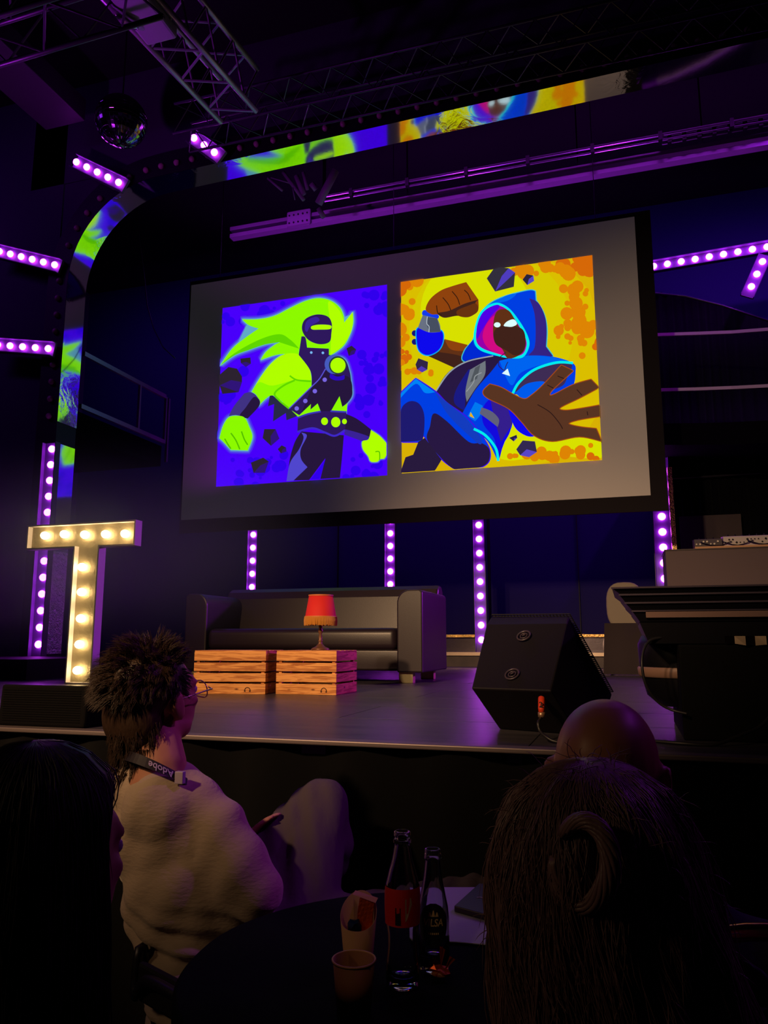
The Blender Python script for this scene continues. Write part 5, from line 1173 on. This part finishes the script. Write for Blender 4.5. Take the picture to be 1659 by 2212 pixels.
# T-shirt
M_tee = mat('pale_cotton', (190, 168, 150), 0.85, spec=0.15, sheen=0.2, bump=(55, 0.35, 0.006, (1, 1, 2.6)))
tee = [C_([nb + Vector((0.00, 0.0, -0.035)), nb + Vector((0.01, 0, -0.09))], [0.068, 0.10]), C_([lsh + Vector((0.02, -0.02, 0.03)), p1(300, 1700), p1(385, 1722), p1(478, 1785)], [0.055, 0.075, 0.082, 0.062]),
       E_(p1(372, 1800, 0.02), (0.165, 0.12, 0.15)), E_(p1(400, 1920, 0.02), (0.158, 0.125, 0.16)), E_(p1(430, 2040, 0.03), (0.145, 0.125, 0.15)), E_(p1(450, 2150, 0.03), (0.14, 0.13, 0.12)),
       C_([p1(480, 1800, 0.0), p1(520, 1880, 0.0), p1(545, 1925, 0.01)], [0.066, 0.074, 0.072]), C_([lsh, lsh + Vector((-0.015, 0.12, -0.18))], [0.07, 0.068]),
       C_([p1(470, 1850), p1(500, 1960, 0.0)], [0.07, 0.055])]
to = remeshed('t_shirt', tee, 0.009, M_tee, man, 8)
bm = bmesh.new(); bm.from_mesh(to.data)       # folds across the lower back
off = WLOC[man.name]
for v in bm.verts:
    wz = v.co.z + off.z; wx = v.co.x + off.x; zr = nb.z
    k_ = min(1, max(0, (zr - 0.28 - wz) / 0.12)); q = wz * 125 + wx * 45 + 2.0 * sin(wx * 16)
    v.co += v.normal * (0.013 * k_ * sin(q) + 0.003 * sin(wx * 60 - wz * 35))
bm.to_mesh(to.data); bm.free()
# seam of the sleeve
sm_ = [p1(500, 1742, -0.088), p1(478, 1770, -0.105), p1(445, 1805, -0.118), p1(415, 1850, -0.125), p1(385, 1905, -0.13)]
# trousers
M_trs = mat('grey_trousers', (92, 82, 88), 0.85, spec=0.15, bump=(30, 0.4, 0.008, (1, 1, 0.5)))
trs = [C_([hipc, kn], [0.11, 0.070]), C_([hipc, p1(560, 1905, 0.22), kn + Vector((-0.015, -0.02, -0.005))], [0.125, 0.105, 0.070]), C_([kn, kn + Vector((0.0, 0.0, -0.11)), an], [0.072, 0.088, 0.085]), C_([hipc, lk, Vector((lk.x, 2.19, 0.22))], [0.12, 0.085, 0.06]),
       E_(hipc, (0.17, 0.15, 0.12)), C_([kn + Vector((-0.01, 0, -0.02)), p1(640, 1830, 0.36), p1(600, 1900, 0.3)], [0.07, 0.10, 0.11])]
tr_ = remeshed('trousers', trs, 0.010, M_trs, man, 6)
bm = bmesh.new(); bm.from_mesh(tr_.data); cA = kn - WLOC[man.name]
for v in bm.verts:
    q = v.co - cA; v.co += v.normal * 0.0035 * sin(q.x * 110 + q.z * 70) * min(1, q.length / 0.12)
bm.to_mesh(tr_.data); bm.free()
for fx, fy in ((lk.x, 2.14), (-0.54, 2.1)): MB().ell((fx, fy, 0.055 if fx == lk.x else 0.54), (0.045, 0.13, 0.05), 16, 10).build('shoe', M_black, man, smooth=True)
# lanyard with lettering
ly = thing('lanyard', nb, 'dark lanyard with pale lettering worn round the neck of the spiky haired man', 'lanyard')
ctr = nb + Vector((0.0, 0.0, 0.0)); rl_ = 0.079; NN = 48; vs = []; fs = []
tl_ = lambda a_: 0.045 * sin(a_ - 2.6)          # tilt of the band round the neck
for k in range(NN + 1):
    a_ = 2*pi*k/NN; z = tl_(a_)
    for h_, rr in ((-0.012, rl_ + 0.012), (0.008, rl_)): vs.append(ctr + Vector((rr * cos(a_), rr * sin(a_) * 0.95, z - 0.012 + h_)))
for k in range(NN): fs.append((2*k, 2*k+2, 2*k+3, 2*k+1))
bd = MB().add(vs, fs).build('band', mat('dark_ribbon', (34, 24, 40), 0.6), ly)
vs, fs = text_mesh('Adobe', 0.020, 0.0004); mb = MB(); o_ = []
for v in vs:
    a_ = -1.02 - v.x / rl_; y_ = -v.y                     # upside down on the strap
    rr = rl_ + 0.012 * (0.5 - y_ / 0.02) + 0.0022; o_.append(ctr + Vector((rr * cos(a_), rr * sin(a_) * 0.95, tl_(a_) - 0.014 + y_)))
mb.add(o_, fs); mb.build('lettering', mat('pale_print', (190, 170, 200), 0.5), bd)
a_ = -0.52; e_ = ctr + Vector((0.093 * cos(a_), 0.093 * sin(a_), tl_(a_) - 0.012)); MB().box(e_ - Vector((0.010, 0.006, 0.016)), e_ + Vector((0.012, 0.008, 0.012))).build('tag_end', mat('pale_print'), bd, bevel=0.002)

# ---- generic seated body for the dark figures
def seated(name_label, hc, fw, up, s, shirt, shirt_label, hw=0.20, twist=0.0, lean=(0, 0), skin=M_skin, floor_y=None):
    t = thing('person', (hc.x, hc.y - 0.05, 0), name_label, 'person')
    hp, L, rot = head_prims(hc, fw, up, s); f = Vector((fw[0], fw[1], 0)).normalized(); r = Vector((f.y, -f.x, 0))
    nb = hc - f * 0.03 + Vector((0, 0, -0.165 * s)); sh = nb + Vector((lean[0], lean[1], -0.07))
    hip = Vector((sh.x - f.x * 0.06, sh.y - f.y * 0.06, 0.56))
    pr = hp + [C_([hc - f * 0.012 + Vector((0, 0, -0.06)), nb, sh], [0.054*s, 0.056, 0.075]), C_([sh + Vector((0, 0, -0.05)), (sh + hip) / 2, hip], [0.11, 0.12, 0.12])]
    top = [C_([sh - r * (hw - 0.06), sh + Vector((0, 0, 0.01)), sh + r * (hw - 0.06)], [0.062, 0.078, 0.062]), E_((sh * 0.7 + hip * 0.3), (hw * 0.86, 0.13, 0.20), Matrix((r, f, Vector((0, 0, 1)))).transposed()), E_((sh * 0.25 + hip * 0.75), (0.165, 0.135, 0.20), Matrix((r, f, Vector((0, 0, 1)))).transposed())]
    for sx in (-1, 1):
        S = sh + r * sx * (hw - 0.03) + Vector((0, 0, -0.03)); Eb = S + r * sx * 0.03 + f * 0.06 + Vector((0, 0, -0.27)); Wr = Eb + f * 0.22 - r * sx * 0.07 + Vector((0, 0, -0.01))
        pr += [C_([S, Eb, Wr], [0.045, 0.038, 0.027])] + hand(Wr, f - r * sx * 0.3, (0, 0, -1), 0.9, 0.5); top += [C_([S, Eb, Eb.lerp(Wr, 0.8)], [0.058, 0.050, 0.038])]
        K = hip + r * sx * 0.12 + f * 0.42; pr += [C_([hip + r * sx * 0.08, K, K + Vector((0, 0, -0.42))], [0.07, 0.05, 0.04])]
    remeshed('body', pr, 0.008, skin, t, 3)
    eyes(L, rot, s, t)
    o = remeshed('top', top, 0.010, shirt, t, 6)
    lg = [E_(hip, (0.17, 0.15, 0.11))]
    for sx in (-1, 1):
        K = hip + r * sx * 0.12 + f * 0.42; lg.append(C_([hip + r * sx * 0.08, K, K + Vector((0, 0, -0.40))], [0.095, 0.07, 0.055]))
        MB().ell(K + Vector((0, 0, -0.50)) + f * 0.06, (0.045, 0.05, 0.045), 14, 8).box(K + f * 0.04 + Vector((-0.04, -0.09, -0.555)), K + f * 0.04 + Vector((0.04, 0.13, -0.50))).build('shoe', M_black, t, bevel=0.02)
    remeshed('trousers', lg, 0.012, mat('dark_denim', (30, 30, 40), 0.8), t, 5)
    return t, L, rot, sh, hip
# ---- bald person in front
hb = at(1314, 1676, Y=1.50)
bald, L, rot, sh, hip = seated('bald person in a dark top seated in front of the long haired viewer', hb, (0.10, 0.95, 0.02), (0.0, -0.25, 1), 1.18, mat('slate_knit', (58, 58, 70), 0.9, spec=0.1, bump=(80, 0.4, 0.004)), '', hw=0.25, skin=mat('bald_skin', (190, 128, 100), 0.42, spec=0.5), lean=(0.05, 0.0))
def flowing(L, rot, prof, m, parent, n, seed, sx=1.0, back=0.92, lean=0.0, waves=1.0, shell=0.955, r0=0.0009, fly=0):
    """long hair: a shell round the head and back, and hairs that run down over it"""
    def S(a_, u, k_=1.0):
        u = min(max(u, 0.0), 1.0) * (len(prof) - 1); i = min(int(u), len(prof) - 2); f = u - i
        z = prof[i][0] * (1 - f) + prof[i+1][0] * f; w_ = prof[i][1] * (1 - f) + prof[i+1][1] * f
        w_ *= k_ * (1 + waves * (0.022 * sin(7 * a_ + z * 22) + 0.014 * sin(13 * a_ - z * 31 + 1)))
        fr = 1.0 if z > 0.09 else (0.30 if z < 0.03 else 0.30 + 0.70 * (z - 0.03) / 0.06)
        y = w_ * sin(a_) * (back if sin(a_) < 0 else fr)
        return L(w_ * sx * cos(a_) + lean * min(0, z), y - 0.020, z)
    mb = MB(); nu, nv = 72, 40; vs = []; fs = []
    for j in range(nv + 1):
        for i in range(nu): vs.append(S(2*pi*i/nu, j / nv, shell))
    for j in range(nv):
        for i in range(nu): q = (i + 1) % nu; fs.append((j*nu+i, j*nu+q, (j+1)*nu+q, (j+1)*nu+i))
    fs.append(tuple(range(nu))[::-1]); fs.append(tuple(nv*nu + i for i in range(nu)))
    hm = mb.add(vs, fs).build('hair', m, parent, smooth=True); mb = MB(); rn = random.Random(seed)
    for i in range(n):
        a_ = rn.uniform(pi * 0.90, 2.10 * pi) if rn.random() < 0.85 else rn.uniform(0, 2*pi); u0 = rn.uniform(0.0, 0.86); du = rn.uniform(0.14, 0.30); ph = rn.uniform(0, 6.28); am = rn.uniform(0.01, 0.05) * waves; k0 = rn.uniform(0.955, 1.02)
        lift = rn.uniform(0.02, 0.10) if rn.random() < 0.05 else 0.0
        pts = [S(a_ + am * sin(ph + s_ * 0.9), u0 + du * s_ / 6, k0 + lift * (s_ / 6) ** 2) for s_ in range(7)]
        mb.tube(pts, [r0 * q for q in (0.5, 1, 1, 1, 0.9, 0.7, 0.2)], 3, cap=False)
    c0 = L(0, -0.02, -0.05)
    for i in range(fly):      # loose hairs along the outline
        a_ = rn.uniform(0, 2*pi); p = S(a_, rn.uniform(0.05, 0.9), 0.97); d = (p - c0).normalized(); d.z *= 0.4; d = (d + Vector((rn.uniform(-.6, .6), rn.uniform(-.3, .3), rn.uniform(-.7, .2)))).normalized(); pts = [p]; ln = rn.uniform(0.015, 0.04)
        for k in range(5): d = (d + Vector((rn.uniform(-.4, .4), rn.uniform(-.4, .4), -0.15 + rn.uniform(-.3, .3)))).normalized(); p = p + d * ln / 5; pts.append(p)
        mb.tube(pts, [0.0006, 0.0006, 0.0006, 0.0005, 0.0004, 0.0001], 3, cap=False)
    mb.build('hair_strands', m, hm, smooth=True)
    return hm, S
# ---- long haired viewer, front right
M_hair2 = mat('wavy_brown_hair', (128, 98, 96), 0.42, spec=0.5, bump=(60, 0.6, 0.005, (1, 1, 0.15)))
hw_ = at(1292, 1932, Y=1.06)
wom, L, rot, sh, hip = seated('person with long wavy brown hair twisted into a knot, nearest viewer at lower right', hw_, (-0.05, 0.97, 0.05), (-0.06, -0.05, 1), 1.12, mat('dark_red_top', (90, 22, 20), 0.85), '', hw=0.19)
PW = [(0.150, 0.004), (0.147, 0.030), (0.138, 0.055), (0.118, 0.082), (0.085, 0.103), (0.04, 0.116), (-0.02, 0.124), (-0.08, 0.130), (-0.14, 0.137), (-0.20, 0.142), (-0.27, 0.142), (-0.34, 0.136)]
hm, S = flowing(L, rot, PW, M_hair2, wom, 4200, 5, lean=-0.12, waves=1.7, fly=320)
mb = MB()                # twisted knot on the back of the head
for k in range(11):
    ph = 2*pi*k/11; P = []
    for i in range(30):
        a_ = 2.4 - 5.6 * i / 29; rr = 0.030 + 0.004 * sin(a_ * 2); sp = 0.002 + 0.007 * sin(pi * i / 29) ** 0.5; c_ = L(-0.010 + rr * cos(a_) * 0.9, -0.124 + 0.012 * cos(pi * i / 29 * 2), 0.072 + rr * 1.25 * sin(a_)); n1 = rot @ Vector((cos(a_), 0, sin(a_))); n2 = rot @ Vector((0, -1, 0))
        P.append(c_ + (n1 * cos(ph + a_ * 1.2) + n2 * sin(ph + a_ * 1.2)) * sp)
    mb.tube(P, 0.0034, 5)
mb.build('hair_knot', M_hair2, hm, smooth=True)
# ---- dark long haired figure at the left edge
M_hair3 = mat('black_hair', (34, 27, 31), 0.5, spec=0.4)
hl = at(92, 1868, Y=0.86)
lef, L, rot, sh, hip = seated('person with long black hair seen from behind at the lower left corner', hl, (0.10, 0.97, 0.02), (0, -0.05, 1), 1.10, mat('black_top', (22, 20, 24), 0.9), '', hw=0.19)
PL = [(0.142, 0.004), (0.138, 0.034), (0.126, 0.060), (0.104, 0.084), (0.07, 0.100), (0.02, 0.108), (-0.04, 0.116), (-0.12, 0.120), (-0.22, 0.122), (-0.32, 0.118), (-0.42, 0.11)]
flowing(L, rot, PL, M_hair3, lef, 2200, 6, waves=0.5)
# ------------------------------------------------------------------ chairs
def chair(x, y, face, label, m_frame=M_darkmetal, m_pad=None, curved=False, bh=0.86):
    t = thing('chair', (x, y, 0), label, 'chair', 'chairs of the audience'); t.rotation_euler = (0, 0, face)
    pad = m_pad or mat('black_pad', (24, 22, 26), 0.7)
    MB().box((-0.21, -0.21, 0.41), (0.21, 0.21, 0.45)).build('seat', pad, t, local=True, bevel=0.015)
    for sx in (-1, 1):
        for sy in (-1, 1): MB().tube([(sx*0.2, sy*0.2, 0.0), (sx*0.18, sy*0.18, 0.42)], 0.012, 8).build('leg', m_frame, t, local=True, smooth=True)
    pr = [(-0.20, -0.19, 0.43), (-0.20, -0.24, 0.62), (-0.185, -0.26, bh - 0.05), (-0.12, -0.275, bh), (0, -0.285, bh + 0.012), (0.12, -0.275, bh), (0.185, -0.26, bh - 0.05), (0.20, -0.24, 0.62), (0.20, -0.19, 0.43)]
    MB().tube(smooth3(pr, 5), 0.012, 10).build('back_frame', m_frame, t, local=True, smooth=True)
    MB().box((-0.18, -0.262, 0.60), (0.18, -0.245, bh - 0.06)).build('backrest', pad, t, local=True, bevel=0.008)
    return t
chair(-0.80, 1.76, R(-25), 'dark chair under the spiky haired man', bh=0.58)
chair(bald.location.x + 0.03, 1.52, 0.0, 'dark chair under the bald person')
chair(wom.location.x, 0.98, 0.0, 'dark chair under the wavy haired viewer')
chair(lef.location.x - 0.02, 0.80, R(-20), 'dark chair under the black haired figure at left')
gq = at(1632, 2052, Y=1.28)
chair(gq.x + 0.09, 1.28 + 0.27, 0.0, 'chair with a shining brass rim beside the wavy haired viewer, right edge', m_frame=mat('brass_tube', (225, 170, 110), 0.22, metal=1.0), m_pad=mat('red_pad', (70, 16, 12), 0.7), bh=gq.z + 0.02)
